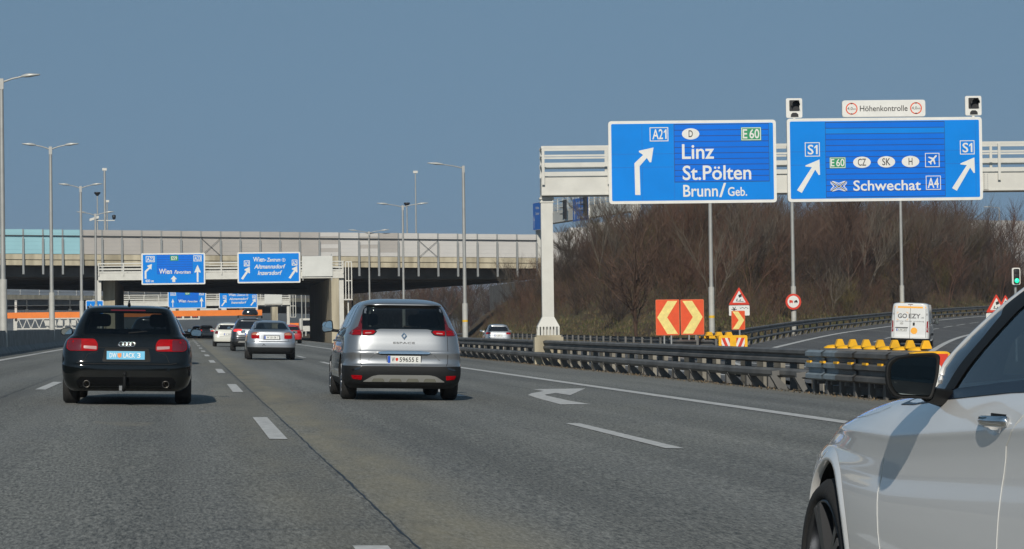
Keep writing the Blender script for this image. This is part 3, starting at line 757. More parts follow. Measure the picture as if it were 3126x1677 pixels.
# aeroplane symbol
def sym(pts, cu, cv, su, sv): return [(cu+x*su, cv+y*sv) for x, y in pts]
pl_ = [(1, -1), (.75, -1), (.2, -.45), (-.75, -.72), (-.95, -.52), (-.1, -.12), (-.45, .25), (-.85, .22), (-1, .38), (-.55, .6), (-.35, 1), (-.2, .85), (-.22, .48), (.15, .12), (.5, .95), (.7, .75), (.45, -.2), (1, -.75)]
poly(mb, B2, sym(pl_, .742, .515, .023, .058))
# motorway knot symbol
for pts in ([(-1, -.85), (-.75, -1), (1, .85), (.75, 1)], [(-1, .85), (-.75, 1), (1, -.85), (.75, -1)]): poly(mb, B2, sym(pts, .2605, .817, .0435, .062), .0150)
for k in (-1, 1):
    poly(mb, B2, sym([(-.8, .95*k), (0, .45*k), (.8, .95*k), (.62, .98*k), (0, .62*k), (-.62, .98*k)], .2605, .817, .0435, .062), .0146)
    poly(mb, B2, sym([(.95*k, -.75), (.5*k, 0), (.95*k, .75), (.98*k, .6), (.64*k, 0), (.98*k, -.6)], .2605, .817, .0435, .062), .0143)
mb.build('lettering', white_sheet, r)
mb = MB(); poly(mb, B2, rect(.215, .47, .298, .602), .0148); mb.build('route_plate', sign_green, r)
mb = letters(B2, [('E', .2215, .240, .577, .085), ('60', .249, .291, .577, .085)], .018, .014); outline(mb, B2, .217, .474, .296, .598, .02, .0165); mb.build('lettering', white_sheet, r)
mb = letters(B2, [('CZ', .36, .402, .573, .082), ('SK', .485, .527, .571, .082), ('H', .620, .640, .570, .082)], .018, .008)
for a in (1, -1):
    mb.plate(B2.P(sym([(-.95, -.9*a), (-.86, -.97*a), (.95, .9*a), (.86, .97*a)], .2605, .817, .0435, .062)), B2.fr(), .002, 0, .0152)
mb.build('lettering', ink, r)
B3 = Board(G1, c2(668, 120), c2(1446, 110), c2(1450, 268), c2(672, 276), .18)
r = board_thing('information_sign', 'long white plate reading Höhenkontrolle above the Schwechat sign', B3, .12, .02, .10, white_sheet)
mb = letters(B3, [('Höhenkontrolle', .212, .785, .655, .33)], .012, .006)
for cu in (.113, .887):
    for k in (-1, 1): mb.plate(B3.P([(cu-.02, .5+.335*k), (cu+.02, .5+.335*k), (cu, .5+.26*k)]), B3.fr(), .002, 0, .010)
    put_text(mb, '4,0', (B3.o, B3.ex, Vector((0, 0, 1)), B3.en), (cu-.052)*B3.w, (cu+.012)*B3.w, -.57*B3.h, .17*B3.h, 0, .012, .0)
    put_text(mb, 'm', (B3.o, B3.ex, Vector((0, 0, 1)), B3.en), (cu+.018)*B3.w, (cu+.052)*B3.w, -.57*B3.h, .12*B3.h, 0, .012, .0)
mb.build('lettering', ink, r)
for cu in (.113, .887):
    mb = MB(); R1, R2 = .355*B3.h, .29*B3.h; n = 32; c = B3.o+B3.ex*(cu*B3.w)+B3.ey*(.5*B3.h)+B3.en*.010
    mb.add([c+(B3.ex*math.cos(2*math.pi*k/n)+B3.ey*math.sin(2*math.pi*k/n))*R for R in (R1, R2) for k in range(n)], [(k, (k+1) % n, n+(k+1) % n, n+k) for k in range(n)])
    mb.build('prohibition_ring', sign_orange, r)
black_plastic = mat('black_plastic', (.012, .012, .013), .45)
for tl, tr, br, b_, lab in ((c2(143, 100), c2(295, 96), c2(298, 278), c2(147, 284), 'black signal head on a white board above the left end of the Schwechat sign'), (c2(1820, 78), c2(1972, 74), c2(1974, 256), c2(1822, 260), 'black signal head on a white board above the right end of the Schwechat sign')):
    B = Board(G1, tl, tr, br, b_, .18); r = thing('traffic_light', lab, 'traffic light', G1.pt(B.x0, B.z0, .18), group='signal heads above the exit sign')
    mb = MB(); mb.plate(rpoly(rect(0, 0, B.w, B.h), .06), B.fr(), .06, 0, -.06); mb.box(B.o+B.ex*(B.w/2)+B.ey*(B.h+.1)-B.en*.05, (.08, .06, .5), 0, B.ex, B.en); mb.build('board', white_sheet, r)
    mb = MB(); mb.plate(rpoly(rect(.2*B.w, .10*B.h, .82*B.w, .64*B.h), .03), B.fr(), .03)
    mb.plate([(.28*B.w, .95*B.h), (.30*B.w, .82*B.h), (.40*B.w, .74*B.h), (.62*B.w, .74*B.h), (.74*B.w, .82*B.h), (.76*B.w, .95*B.h)], B.fr(), .02)
    mb.build('screen', black_plastic, r)
    mb = MB(); c = B.o+B.ex*(.53*B.w)+B.ey*(.36*B.h); n = 14; R = .24*B.w; vs = []
    for out in (.03, .34):
        for k in range(n+1):
            a = math.pi*(1.15)*k/n-math.pi*.075; rr = R*(1 if out < .1 else 1.0); vs.append(c+B.ex*math.cos(a)*rr-B.ey*math.sin(a)*rr*(1 if out < .1 else 1)+B.en*out)
    mb.add(vs, [(k, k+1, n+2+k, n+1+k) for k in range(n)], 0, True); mb.lathe([(0.001, .035), (R*.85, .034)], c, B.en, 16); mb.build('hood', black_plastic, r)

# ---- second gantry in front of the overpass
def d0(x, y): return (x/2.126, 650+y/2.126)
def d2(x, y): return (550+x/3.371, 740+y/3.371)
G2 = Plane(at_depth(860, 900, 226), rad(0.0))
ul, ur = G2.uv(*d0(636, 420))[0], G2.uv(*d2(1683, 300))[0]
zt, zb_, zr = G2.uv(760, 830)[1], G2.uv(760, 852)[1], G2.uv(760, 800)[1]
ga = Gantry('white sign gantry with railings in front of the overpass', G2, ul, ur, zb_, zt, zr, 1.2)
ga.post(G2.uv(*d0(641, 500))[0], .42, zb_+.02, -.2, False); ga.post(G2.uv(*d2(1662, 500))[0], .42, zb_+.02, -.4, False)
ga.ladder(G2.uv(*d2(1703, 300))[0], G2.uv(*d2(1765, 300))[0], G2.uv(*d2(1765, 590))[1], G2.uv(*d2(1765, 200))[1])
mb = MB(); u0, u1 = G2.uv(*d2(1683, 300))[0], G2.uv(*d2(1770, 300))[0]; zz = G2.uv(*d2(1700, 590))[1]; mb.box(G2.pt((u0+u1)/2, zz, -.2), (u1-u0, .9, .12), 0, G2.e, G2.n); mb.bar(G2.pt((u0+u1)/2, zz, -.2), G2.pt((u0+u1)/2, -.4, -.2), .12, .12); mb.build('ladder_platform', steel_white, ga.r)
def sign_a23(B, name, label, bent=True, fine=True):
    r = board_thing(name, label, B, .14, .045, .12); slats(r, B, .245, .05, .80, .66, 8)
    mb = letters(B, [('A23', .085, .195, .245, .12), ('A23', .832, .932, .235, .12), ('Wien', .275, .478, .655, .155), ('Favoriten', .515, .772, .655, .105, .25)]+([('400 m', .058, .19, .92, .085)] if bent else []), .02, .02)
    outline(mb, B, .07, .09, .21, .28, .06, .016); outline(mb, B, .818, .08, .945, .27, .06, .016)
    if bent:
        poly(mb, B, [(.05, .81), (.05, .57), (.115, .445), (.085, .40), (.165, .34), (.155, .52), (.135, .485), (.078, .60), (.078, .81)])
        poly(mb, B, [(.455, .83), (.505, .72), (.555, .83), (.528, .83), (.528, .92), (.482, .92), (.482, .83)])
    else: arrow_up(mb, B, .13, .45, .92, .035)
    arrow_up(mb, B, .88, .38, .93, .048)
    mb.build('lettering', white_sheet, r)
    mb = MB(); poly(mb, B, rect(.45, .075, .58, .245), .0148); mb.build('route_plate', sign_green, r)
    mb = letters(B, [('E59', .47, .56, .215, .11)], .02, .02); mb.build('lettering', white_sheet, r)
def sign_a2(B, label):
    r = board_thing('direction_sign', label, B, .14, .045, .12)
    mb = letters(B, [('A2', .115, .183, .425, .12), ('A2', .875, .943, .42, .12), ('Wien-', .25, .458, .305, .145), ('Zentrum', .468, .685, .305, .115, .25), ('Altmannsdorf', .265, .765, .53, .13, .25), ('Inzersdorf', .32, .71, .735, .13, .25)], .02, .02)
    outline(mb, B, .103, .265, .196, .455, .06, .016); outline(mb, B, .865, .255, .955, .445, .06, .016)
    for dx, dy in ((0, 0), (.756, -.012)):
        poly(mb, B, [(x+dx, y+dy) for x, y in [(.055, .85), (.142, .60), (.113, .585), (.11, .555), (.196, .47), (.197, .675), (.185, .685), (.168, .645), (.085, .885)]])
    n = 20; c = B.o+B.ex*(.735*B.w)+B.ey*(.26*B.h)+B.en*.016
    for R1, R2 in ((.17, .13), (.06, .001)):
        mb.add([c+(B.ex*math.cos(2*math.pi*k/n)+B.ey*math.sin(2*math.pi*k/n))*R for R in (R1, R2) for k in range(n)], [(k, (k+1) % n, n+(k+1) % n, n+k) for k in range(n)])
    mb.build('lettering', white_sheet, r)
def blank(B, label):
    r = thing('blank_sign', label, 'road sign', B.pl.pt(B.x0, B.z0, B.out)); mb = MB(); mb.plate(rpoly(rect(0, 0, B.w, B.h), .05), B.fr(), .14, 0, -.14)
    mb.build('panel', mat('plain_white_sheet', (.60, .61, .58), .5, var=.05, scale=1), r)
    mb = MB()
    for k in (.03, .97): mb.box(B.o+B.ex*(k*B.w)+B.ey*(B.h*.55)-B.en*.17, (.09, .06, B.h*1.3), 0, B.ex, B.en)
    mb.build('bracket', steel_grey, r)
sign_a23(Board(G2, d0(917, 266), d0(1330, 258), d0(1333, 463), d0(919, 469), .15), 'direction_sign', 'blue overhead sign reading Wien Favoriten and 400 m, in front of the near overpass')
sign_a2(Board(G2, d2(588, 106), d2(1233, 97), d2(1238, 412), d2(590, 427), .15), 'blue overhead sign reading Wien-Zentrum and Altmannsdorf, in front of the near overpass')
blank(Board(G2, d2(1253, 144), d2(1567, 141), d2(1567, 350), d2(1253, 353), .15), 'plain white board at the right end of the gantry before the overpass')
# ---- third gantry, beyond the first overpass
G3 = Plane(at_depth(800, 900, 374), rad(0.0))
ul, ur = G3.uv(*d0(740, 560))[0], G3.uv(*d2(1130, 580))[0]
zt, zb_, zr = G3.uv(812, 918)[1], G3.uv(812, 932)[1], G3.uv(812, 897)[1]
ga = Gantry('white sign gantry seen beneath the overpass', G3, ul, ur, zb_, zt, zr, 1.2)
ga.post(G3.uv(*d2(1113, 700))[0], .42, zb_+.02, -.5, False); ga.post(ul+.3, .42, zb_+.02, -.2, False)
ga.ladder(G3.uv(*d2(1135, 600))[0], G3.uv(*d2(1188, 600))[0], G3.uv(*d2(1188, 770))[1], G3.uv(*d2(1188, 540))[1])
sign_a23(Board(G3, d0(1088, 506), d0(1337, 503), d0(1338, 620), d0(1090, 623), .15), 'direction_sign', 'smaller blue Wien Favoriten sign seen under the overpass', False)
sign_a2(Board(G3, d2(397, 500), d2(795, 496), d2(796, 674), d2(400, 683), .15), 'smaller blue Wien-Zentrum sign seen under the overpass')
blank(Board(G3, d2(866, 512), d2(1048, 510), d2(1048, 634), d2(868, 636), .15), 'plain white board on the gantry beneath the overpass')

# ---- small blue sign on the median, lane signals, orange height bar, lattice gantry
PM = Plane(at_depth(290, 930, 205), 0.0)
B = Board(PM, (262, 918), (316, 917), (316, 962), (262, 962), .05)
r = board_thing('lane_sign', 'small blue sign with white arrows above the roof of the black estate', B, .05, .05, .08)
mb = MB()
for u in (.28, .53, .80): arrow_up(mb, B, u, .22, .9, .07)
mb.build('lettering', white_sheet, r); mb = MB()
for k in (.2, .8): mb.bar(B.o+B.ex*(k*B.w)-B.en*.08, B.o+B.ex*(k*B.w)+Vector((0, 0, -B.z1+.1))-B.en*.08, .08, .08)
mb.build('post', steel_grey, r)
PO = Plane(at_depth(450, 960, 392), 0.0)
B = Board(PO, (16, 950), (800, 951), (800, 968), (16, 968), 0)
r = thing('height_limit_beam', 'long bright orange height limit beam across the road beyond the overpasses', 'barrier', PO.pt(B.x0, 0))
orange = mat('orange_paint', (.80, .20, .015), .5, var=.06, scale=1)
mb = MB(); mb.box(PO.pt((B.x0+B.x1)/2, (B.z0+B.z1)/2), (B.w, .8, B.h), 0, PO.e, PO.n); mb.build('beam', orange, r)
for k in (0.04, .34, .98):
    mb = MB(); u = B.x0+B.w*k; mb.bar(PO.pt(u, -.5, -.6), PO.pt(u, B.z1+2.0, -.6), .35, .35); mb.build('mast', steel_white, r)
mb = MB()
for k in range(1, 12): u = B.x0+B.w*k/12.; mb.box(PO.pt(u, B.z1+.25, 0), (.5, .4, .5), 0, PO.e, PO.n); mb.bar(PO.pt(u, B.z1+.3, 0), PO.pt(u, B.z1+2.1, 0), .09, .09)
for z in (1.1, 2.1): mb.bar(PO.pt(B.x0, B.z1+z, 0), PO.pt(B.x1, B.z1+z, 0), .09, .09)
mb.build('railing', mat('dark_steel', (.07, .075, .075), .5, .4), r)
PS = Plane(at_depth(570, 960, 430), 0.0)
B = Board(PS, (530, 951), (610, 951), (610, 976), (530, 976), 0)
r = thing('lane_signal', 'white lane signal board with red symbols under the overpass', 'road sign', PS.pt(B.x0, B.z0))
mb = MB(); mb.plate(rect(0, 0, B.w, B.h), B.fr(), .3, 0, -.3); mb.box(PS.pt((B.x0+B.x1)/2, B.z1+.3, -.3), (14, .4, .35), 0, PS.e, PS.n); mb.build('board', steel_white, r)
mb = MB(); 
for k in (.08, .40, .70): mb.plate(rect(k*B.w, .06*B.h, (k+.24)*B.w, .84*B.h), B.fr(), .02)
mb.build('screen', mat('screen_black', (.02, .024, .03), .4), r)
mb = MB()
for k in (.08, .70):
    for a in (-1, 1): mb.plate([((k+.12-.075)*B.w, (.45-.25*a)*B.h), ((k+.12-.045)*B.w, (.45-.29*a)*B.h), ((k+.12+.075)*B.w, (.45+.25*a)*B.h), ((k+.12+.045)*B.w, (.45+.29*a)*B.h)], B.fr(), .01, 0, .022+.003*a)
mb.build('lamp', mat('red_led', (.5, .01, .01), .5, emit=.35), r)
PT = Plane(at_depth(140, 990, 640), 0.0)
B = Board(PT, (44, 974), (245, 972), (245, 1003), (44, 1004), 0)
r = thing('lattice_gantry', 'white lattice truss gantry low in the distance over the median barrier', 'gantry', PT.pt(B.x0, 0))
mb = MB(); n = 8
for z in (B.z0, B.z1): mb.bar(PT.pt(B.x0, z), PT.pt(B.x1, z), .28, .32)
for k in range(n):
    a, b = B.x0+B.w*k/n, B.x0+B.w*(k+1)/n; m_ = (a+b)/2; mb.bar(PT.pt(a, B.z0), PT.pt(m_, B.z1), .16, .2); mb.bar(PT.pt(m_, B.z1), PT.pt(b, B.z0), .16, .2)
for k in range(5): mb.box(PT.pt(B.x0+B.w*(.5+.1*k), B.z0+B.h*.55, .5), (1.2, .1, 1.4), 0, PT.e, PT.n)
mb.build('truss', steel_white, r)
for u in (B.x0, B.x1): mb = MB(); mb.bar(PT.pt(u, -1), PT.pt(u, B.z1), .5, .5); mb.build('mast', steel_white, r)

# ---- gantry on the upper road, turned almost edge-on
pa, pb = at_depth(1630, 660, 312), at_depth(1925, 640, 274)
ang = math.atan2(pb.y-pa.y, pb.x-pa.x); GU = Plane((pa.x, pa.y, 0), ang); LU = Vector((pb.x-pa.x, pb.y-pa.y)).length
ga = Gantry('white gantry on the embankment road, seen almost edge on behind the near gantry post', GU, 0, LU, 13.6, 15.1, 16.5, 1.2)
for u in (.3, LU-.3): ga.post(u, .7, 13.62, 7.6, False, .7)
def gu_board(px, w, z0, z1, lab, txts):
    u = GU.uv(px, 630)[0]; B = Board.__new__(Board); B.pl = GU; B.x0, B.x1, B.z0, B.z1 = u-w/2, u+w/2, z0, z1; B.w, B.h, B.out = w, z1-z0, .15; B.o = GU.pt(B.x0, z1, .15); B.ex, B.ey, B.en = GU.e, Vector((0, 0, -1)), GU.n
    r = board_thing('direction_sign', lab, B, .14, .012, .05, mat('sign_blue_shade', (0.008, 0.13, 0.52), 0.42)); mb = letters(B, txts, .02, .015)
    arrow_up(mb, B, .12, .45, .92, .05); arrow_up(mb, B, .88, .45, .92, .05); mb.build('lettering', white_sheet, r)
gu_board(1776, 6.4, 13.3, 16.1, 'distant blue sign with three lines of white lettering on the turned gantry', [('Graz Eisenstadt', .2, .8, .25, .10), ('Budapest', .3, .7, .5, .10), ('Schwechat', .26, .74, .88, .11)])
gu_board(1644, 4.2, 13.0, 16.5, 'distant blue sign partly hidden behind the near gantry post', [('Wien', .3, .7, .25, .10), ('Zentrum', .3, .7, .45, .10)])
for px in (1743, 1806):
    u = GU.uv(px, 630)[0]; r = thing('traffic_light', 'distant black signal head on the turned gantry, '+('left' if px < 1780 else 'right')+' of its blue sign', 'traffic light', GU.pt(u, 13.9, .6), group='signal heads on the turned gantry')
    mb = MB(); mb.box(GU.pt(u, 14.9, .8), (.7, .3, 2.3), 0, GU.e, GU.n); mb.build('housing', black_plastic, r); mb = MB()
    for k in range(3): mb.box(GU.pt(u, 15.85-.75*k, 1.15), (.45, .45, .10), 0, GU.e, GU.n)
    mb.build('hood', black_plastic, r)

# ------------------------------------------------------------------ chevrons and post signs
def chevron_sign(cx, cy, wpx, hpx, Z, right, label, post_px=None, posts=2, ang=0.0):
    pl = Plane(at_depth(cx, cy, Z), ang); B = Board(pl, (cx-wpx/2, cy-hpx/2), (cx+wpx/2, cy-hpx/2), (cx+wpx/2, cy+hpx/2), (cx-wpx/2, cy+hpx/2), .06)
    r = thing('chevron_sign', label, 'road sign', pl.pt((B.x0+B.x1)/2, -.45))
    mb = MB(); mb.plate(rpoly(rect(0, 0, B.w, B.h), .05), B.fr(), .05, 0, -.05); mb.plate(rpoly(rect(.02, .02, B.w-.02, B.h-.02), .04), B.fr(), .004, 1, 0); mb.build('panel', [mat('orange_rim', (.70, .16, .06), .5), sign_orange], r)
    pts = [(.5, .04), (.92, .04), (.48, .5), (.93, .965), (.48, .965), (.06, .5)]
    if right: pts = [(1-x, y) for x, y in pts]
    mb = MB(); mb.plate(B.P(pts), B.fr(), .004, 0, .005); mb.build('chevron', sign_cream, r)
    mb = MB()
    for k in ((.35, .65) if posts == 2 else (.6,)): mb.bar(pl.pt(B.x0+B.w*k, -.6, .0), pl.pt(B.x0+B.w*k, B.z1-.1, 0), .07, .06)
    mb.build('post', steel_grey, r); return pl, B
chevron_sign(2037.5, 969.5, 72, 109, 108, False, 'tall red board with a cream chevron pointing left', ang=rad(-4))
chevron_sign(2113, 968.5, 71, 108, 108, True, 'tall red board with a cream chevron pointing right', ang=rad(-4))
chevron_sign(2253, 978, 41, 58, 112, True, 'small red board with a cream chevron pointing right, above the far crash cushion', posts=1)
def ring(mb, c, ex, ey, R1, R2, n=36, mi=0):
    mb.add([c+(ex*math.cos(2*math.pi*k/n)+ey*math.sin(2*math.pi*k/n))*R for R in (R1, R2) for k in range(n)], [(k, (k+1) % n, n+(k+1) % n, n+k) for k in range(n)], mi)
def triangle_sign(px, py_top, py_bot, half, Z, label, plate=None, pic='skid'):
    pl = Plane(at_depth(px, (py_top+py_bot)/2, Z), 0.0); u0, zt = pl.uv(px, py_top); _, zb_ = pl.uv(px, py_bot); hw = half*Z/F_PX
    r = thing('warning_sign', label, 'road sign', pl.pt(u0, -.4)); o = pl.pt(u0, zb_, .06); fr = (o, pl.e, Vector((0, 0, 1)), pl.n); H = zt-zb_
    mb = MB(); mb.plate(rpoly([(-hw, 0), (hw, 0), (0, H)], .06), fr, .03, 0, -.03); mb.build('border', sign_red, r)
    mb = MB(); k = .62; mb.plate(rpoly([(-hw*k, H*.125), (hw*k, H*.125), (0, H*.80)], .03), fr, .004, 0, 0); mb.build('face', white_sheet, r)
    mb = MB()
    if pic == 'skid':
        mb.plate([(-.02*hw, .40*H), (.26*hw, .46*H), (.2*hw, .62*H), (-.08*hw, .55*H)], fr, .003, 0, .004)
        for a, b, c_ in ((-.28, .22, .30), (.02, .2, .26)):
            mb.plate([(a*hw, b*H), ((a+.1)*hw, (b+.03)*H), ((a+.14)*hw, (c_+.06)*H), ((a+.05)*hw, (c_+.04)*H)], fr, .003, 0, .004)
        mb.plate([(-.3*hw, .2*H), (.42*hw, .17*H), (.42*hw, .20*H), (-.3*hw, .23*H)], fr, .003, 0, .004)
    elif pic == 'mark':
        mb.plate([(-.08*hw, .32*H), (.08*hw, .32*H), (.11*hw, .62*H), (-.11*hw, .62*H)], fr, .003, 0, .004); mb.plate(rect(-.08*hw, .2*H, .08*hw, .27*H), fr, .003, 0, .004)
    mb.build('symbol', ink, r)
    if plate:
        ph, pw = plate[0]*Z/F_PX, plate[1]*Z/F_PX; o2 = pl.pt(u0, zb_-.03-ph, .06); f2 = (o2, pl.e, Vector((0, 0, 1)), pl.n)
        mb = MB(); mb.plate(rpoly(rect(-pw, 0, pw, ph), .05), f2, .03, 0, -.03); mb.build('plate', white_sheet, r)
        mb = MB()
        for k in range(3):                               # snowflake
            a = math.pi*k/3; dx, dy = math.cos(a)*.28*ph, math.sin(a)*.28*ph; nx, ny = -math.sin(a)*.035*ph, math.cos(a)*.035*ph; cx, cy = -.5*pw, .62*ph
            mb.plate([(cx-dx-nx, cy-dy-ny), (cx+dx-nx, cy+dy-ny), (cx+dx+nx, cy+dy+ny), (cx-dx+nx, cy-dy+ny)], f2, .003, 0, .001+.0004*k)
        for k in range(5): cx = .05*pw+.17*pw*k; mb.plate([(cx, .72*ph+.05*ph*(k % 2)), (cx+.15*pw, .66*ph+.1*ph*(k % 2)), (cx+.15*pw, .71*ph+.1*ph*(k % 2)), (cx, .78*ph+.05*ph*(k % 2))], f2, .003, 0, .001)
        mb.build('symbol', ink, r)
    mb = MB(); mb.tube([pl.pt(u0, -.6, 0), pl.pt(u0, zt-.1, 0)], .035, 8); mb.build('post', steel_grey, r)
triangle_sign(2255, 877, 931, 33, 116, 'red triangle slippery road sign with a snowflake plate, behind the small chevron board', (31, 32))
triangle_sign(3040, 898, 954, 33, 102, 'red triangle slippery road sign with a white plate, beside the white saloon pillar', (40, 33))
triangle_sign(3068, 900, 950, 28, 106, 'red triangle warning sign partly hidden behind the slippery road sign', (30, 28), 'mark')
triangle_sign(981, 1005, 1022, 9, 400, 'tiny red triangle sign in the shade under the overpass', (6, 9), 'mark')

# ------------------------------------------------------------------ lamps and masts
lamp_metal = mat('lamp_metal', (.36, .365, .35), .5, .3, var=.08, scale=2)
lamp_sleeve = mat('pole_sleeve', (.44, .44, .41), .6, .1, var=.1, scale=3)
yellow_band = mat('yellow_band', (.75, .45, .02), .5)
def lamp(label, px, py, Z, ground, arms, py_base=None, group='street lamps along the motorway', arm=.85, hk=.68, sleeve=True, band=False, r0=.115):
    p = at_depth(px, py, Z); x, y, zt = p.x, p.y, p.z
    r = thing('street_lamp', label, 'street lamp', (x, y, ground), group=group)
    mb = MB(); mb.tube([(x, y, ground-.2), (x, y, zt-.35)], [r0, r0*.68], 12); mb.box((x, y, zt-.18), (.17, .17, .42)); mb.build('pole', lamp_metal, r)
    if sleeve:
        mb = MB(); mb.tube([(x, y, ground-.2), (x, y, ground+2.9)], [r0*1.3, r0*1.3], 12, 0, True); mb.build('sleeve', lamp_sleeve, r)
    if band:
        mb = MB(); mb.tube([(x, y, ground+1.75), (x, y, ground+1.87)], [r0*1.33, r0*1.33], 12); mb.build('band', yellow_band, r)
    for a in arms:                       # arms: -1 left, +1 right (across the road)
        e = Vector((a*math.cos(rad(3)), -abs(a)*0.05, 0)); s_ = abs(a)*arm
        mb = MB(); mb.tube([Vector((x, y, zt-.12)), Vector((x, y, zt-.02))+e*s_*.5+Vector((0, 0, .05)), Vector((x, y, zt))+e*s_+Vector((0, 0, .12))], [.04, .035, .035], 8); mb.build('arm', lamp_metal, r)
        h0 = Vector((x, y, zt+.12))+e*s_; h = MB()
        prof = [(a_*hk, b_, c_) for a_, b_, c_ in ((-.12, .05, .05), (.02, .075, .07), (.12, .13, .09), (.35, .17, .10), (.62, .14, .065), (.88, .10, .04), (.95, .03, .015))]; vs = []; n = 10
        for d, w_, hh in prof:
            for k in range(n): q = 2*math.pi*k/n; vs.append(h0+e*d+Vector((0, 1, 0))*w_*math.cos(q)+Vector((0, 0, 1))*(hh*math.sin(q)*(1 if math.sin(q) > 0 else .6)+d*.09))
        h.add(vs, [(i*n+k, i*n+(k+1) % n, (i+1)*n+(k+1) % n, (i+1)*n+k) for i in range(len(prof)-1) for k in range(n)]+[list(range(n))[::-1], list(range((len(prof)-1)*n, len(prof)*n))], 0, True)
        h.build('lamp_head', mat('lamp_head_shell', (.50, .51, .49), .4, .2), r)
lamp('tall street lamp cut by the left edge of the photo, its arm over the road', 4, 243, 94.6, .18, (-1, 1))
lamp('double-armed street lamp on the median, second from the left edge', 154, 450, 130, .18, (-1, 1))
lamp('double-armed street lamp on the median, in front of the turquoise panels\' right end', 246, 570, 168, .18, (-1, 1))
lamp('smaller double-armed street lamp just left of the gantry post', 291, 654, 197, .18, (-1, 1))
lamp('single-armed street lamp with a yellow band between the silver van and the near gantry', 1414, 508, 151, -.5, (-1,), arm=1.35, hk=.95, band=True, r0=.135)
lamp('double-armed street lamp rising behind the silver people carrier', 1229, 628, 198, -.5, (-1, 1), arm=1.3, hk=.85)
lamp('double-armed street lamp before the overpass, just left of the taller one', 1126, 708, 250, -.5, (-1, 1), arm=1.3, hk=.85)
lamp('small double-armed street lamp beside the gantry ladder', 1074, 762, 312, -.5, (-1, 1), arm=1.3, hk=.85)
def plain_pole(label, px, py_top, Z, band=False, r0=.11):
    p = at_depth(px, py_top, Z); g = ground_z(p.x, p.y)-.1
    r = thing('street_lamp', label, 'street lamp', (p.x, p.y, g), group='lamp poles by the slip road')
    mb = MB(); mb.tube([(p.x, p.y, g-.3), (p.x, p.y, p.z)], [r0, r0*.75], 12); mb.build('pole', lamp_metal, r)
    mb = MB(); mb.tube([(p.x, p.y, g-.3), (p.x, p.y, g+3.0)], r0*1.28, 12); mb.build('sleeve', lamp_sleeve, r)
    if band: mb = MB(); mb.tube([(p.x, p.y, g+1.5), (p.x, p.y, g+1.62)], r0*1.31, 12); mb.build('band', yellow_band, r)
    e = Vector((-.996, -.08, 0)); top = Vector((p.x, p.y, p.z))
    mb = MB(); mb.tube([top, top+e*1.2+Vector((0, 0, .1))], [.045, .035], 8); mb.build('arm', lamp_metal, r)
    mb = MB(); mb.box(top+e*1.6+Vector((0, 0, .14)), (.8, .28, .10)); mb.build('lamp_head', mat('lamp_head_shell', (.50, .51, .49), .4, .2), r)
    return p, g
plain_pole('grey lamp pole with a yellow band, beside the pair of chevron boards', 2165, 440, 118, True)
pp, pg = plain_pole('grey lamp pole carrying the round no-overtaking sign', 2416, 500, 152, False, .13)
plain_pole('grey lamp pole rising behind the white van roof', 2748, 565, 203, True, .15)
plain_pole('distant lamp beyond the crest, right of the Schwechat sign', 3050, 635, 300, False, .09)
for px_, Z_, lab_ in ((920, 395, 'slim lamp pole under the overpass, left of two others'), (932, 440, 'slim lamp pole under the overpass, between two others'), (956, 405, 'slim lamp pole under the overpass, nearest the pier')):
    lamp(lab_, px_, 845, Z_, -.5, (-1, 1), group='lamp poles beyond the overpass')
def mast(label, px, py, Z, g, kind):
    p = at_depth(px, py, Z); r = thing('camera_mast', label, 'mast', (p.x, p.y, g)); mb = MB(); mb.tube([(p.x, p.y, g), p], [.17, .12] if kind == 2 else [.12, .07], 10); mb.build('pole', lamp_metal, r)
    mb = MB()
    if kind == 0: mb.lathe([(.05, -.3), (.12, -.25), (.38, .05), (.38, .2), (.05, .22)], p, (0, 0, 1), 12); mb.build('flood_light', black_plastic, r)
    else:
        mb.box(p+Vector((0, 0, .1)), (.55, .3, .3)); mb.build('camera', steel_white, r)
        if kind == 2:
            mb = MB(); mb.bar(p+Vector((-1.0, 0, -6.2)), p+Vector((1.2, 0, -6.2)), .1, .1); mb.box(p+Vector((-1.3, 0, -5.95)), (1.2, .3, .3), 0, Vector((.95, 0, .3)).normalized()); mb.build('crossbar', steel_white, r)
            mb = MB(); mb.lathe([(.05, -.3), (.2, -.2), (.26, .2), (.05, .3)], p+Vector((1.1, 0, -5.8)), (0, 0, 1), 10); mb.build('flood_light', black_plastic, r)
mast('tall grey camera mast with a crossbar behind the left part of the overpass', 319, 520, 300, 6, 2)
mast('thin mast with a black floodlight, left of the tall camera mast', 297, 592, 300, 6, 0)
mast('short white mast right of the tall camera mast', 327, 617, 330, 6, 1)
mast('tall slim grey mast behind the overpass, right of the double lamp', 1268, 528, 300, 6, 1)
mast('thin pole with a tilted black floodlight behind the double lamp', 1242, 624, 300, 6, 0)

# round no-overtaking sign fixed on the pole
pl = Plane((pp.x, pp.y-.3, 0), 0.0); u0, zc = pl.uv(2422, 921.5)
r = thing('prohibition_sign', 'round white no-overtaking sign with a red rim and two vehicle symbols', 'road sign', pl.pt(u0, zc-.4)); R = 24.5*151.5/F_PX
o = pl.pt(u0, zc, 0); fr = (o, pl.e, Vector((0, 0, 1)), pl.n)
mb = MB(); mb.plate(ellipse(0, 0, R, R, 40), fr, .03, 0, -.03); mb.build('border', sign_red, r)
mb = MB(); mb.plate(ellipse(0, 0, R*.74, R*.74, 40), fr, .004, 0, 0); mb.build('face', white_sheet, r)
mb = MB(); mb.plate([(-.52*R, -.1*R), (-.52*R, .2*R), (-.2*R, .2*R), (-.2*R, .12*R), (-.06*R, .16*R), (-.06*R, -.1*R)], fr, .003, 0, .004)
for x in (-.42, -.16): mb.plate(ellipse(x*R, -.13*R, .07*R, .07*R, 12), fr, .003, 0, .0045)
mb.build('symbol', sign_red, r)
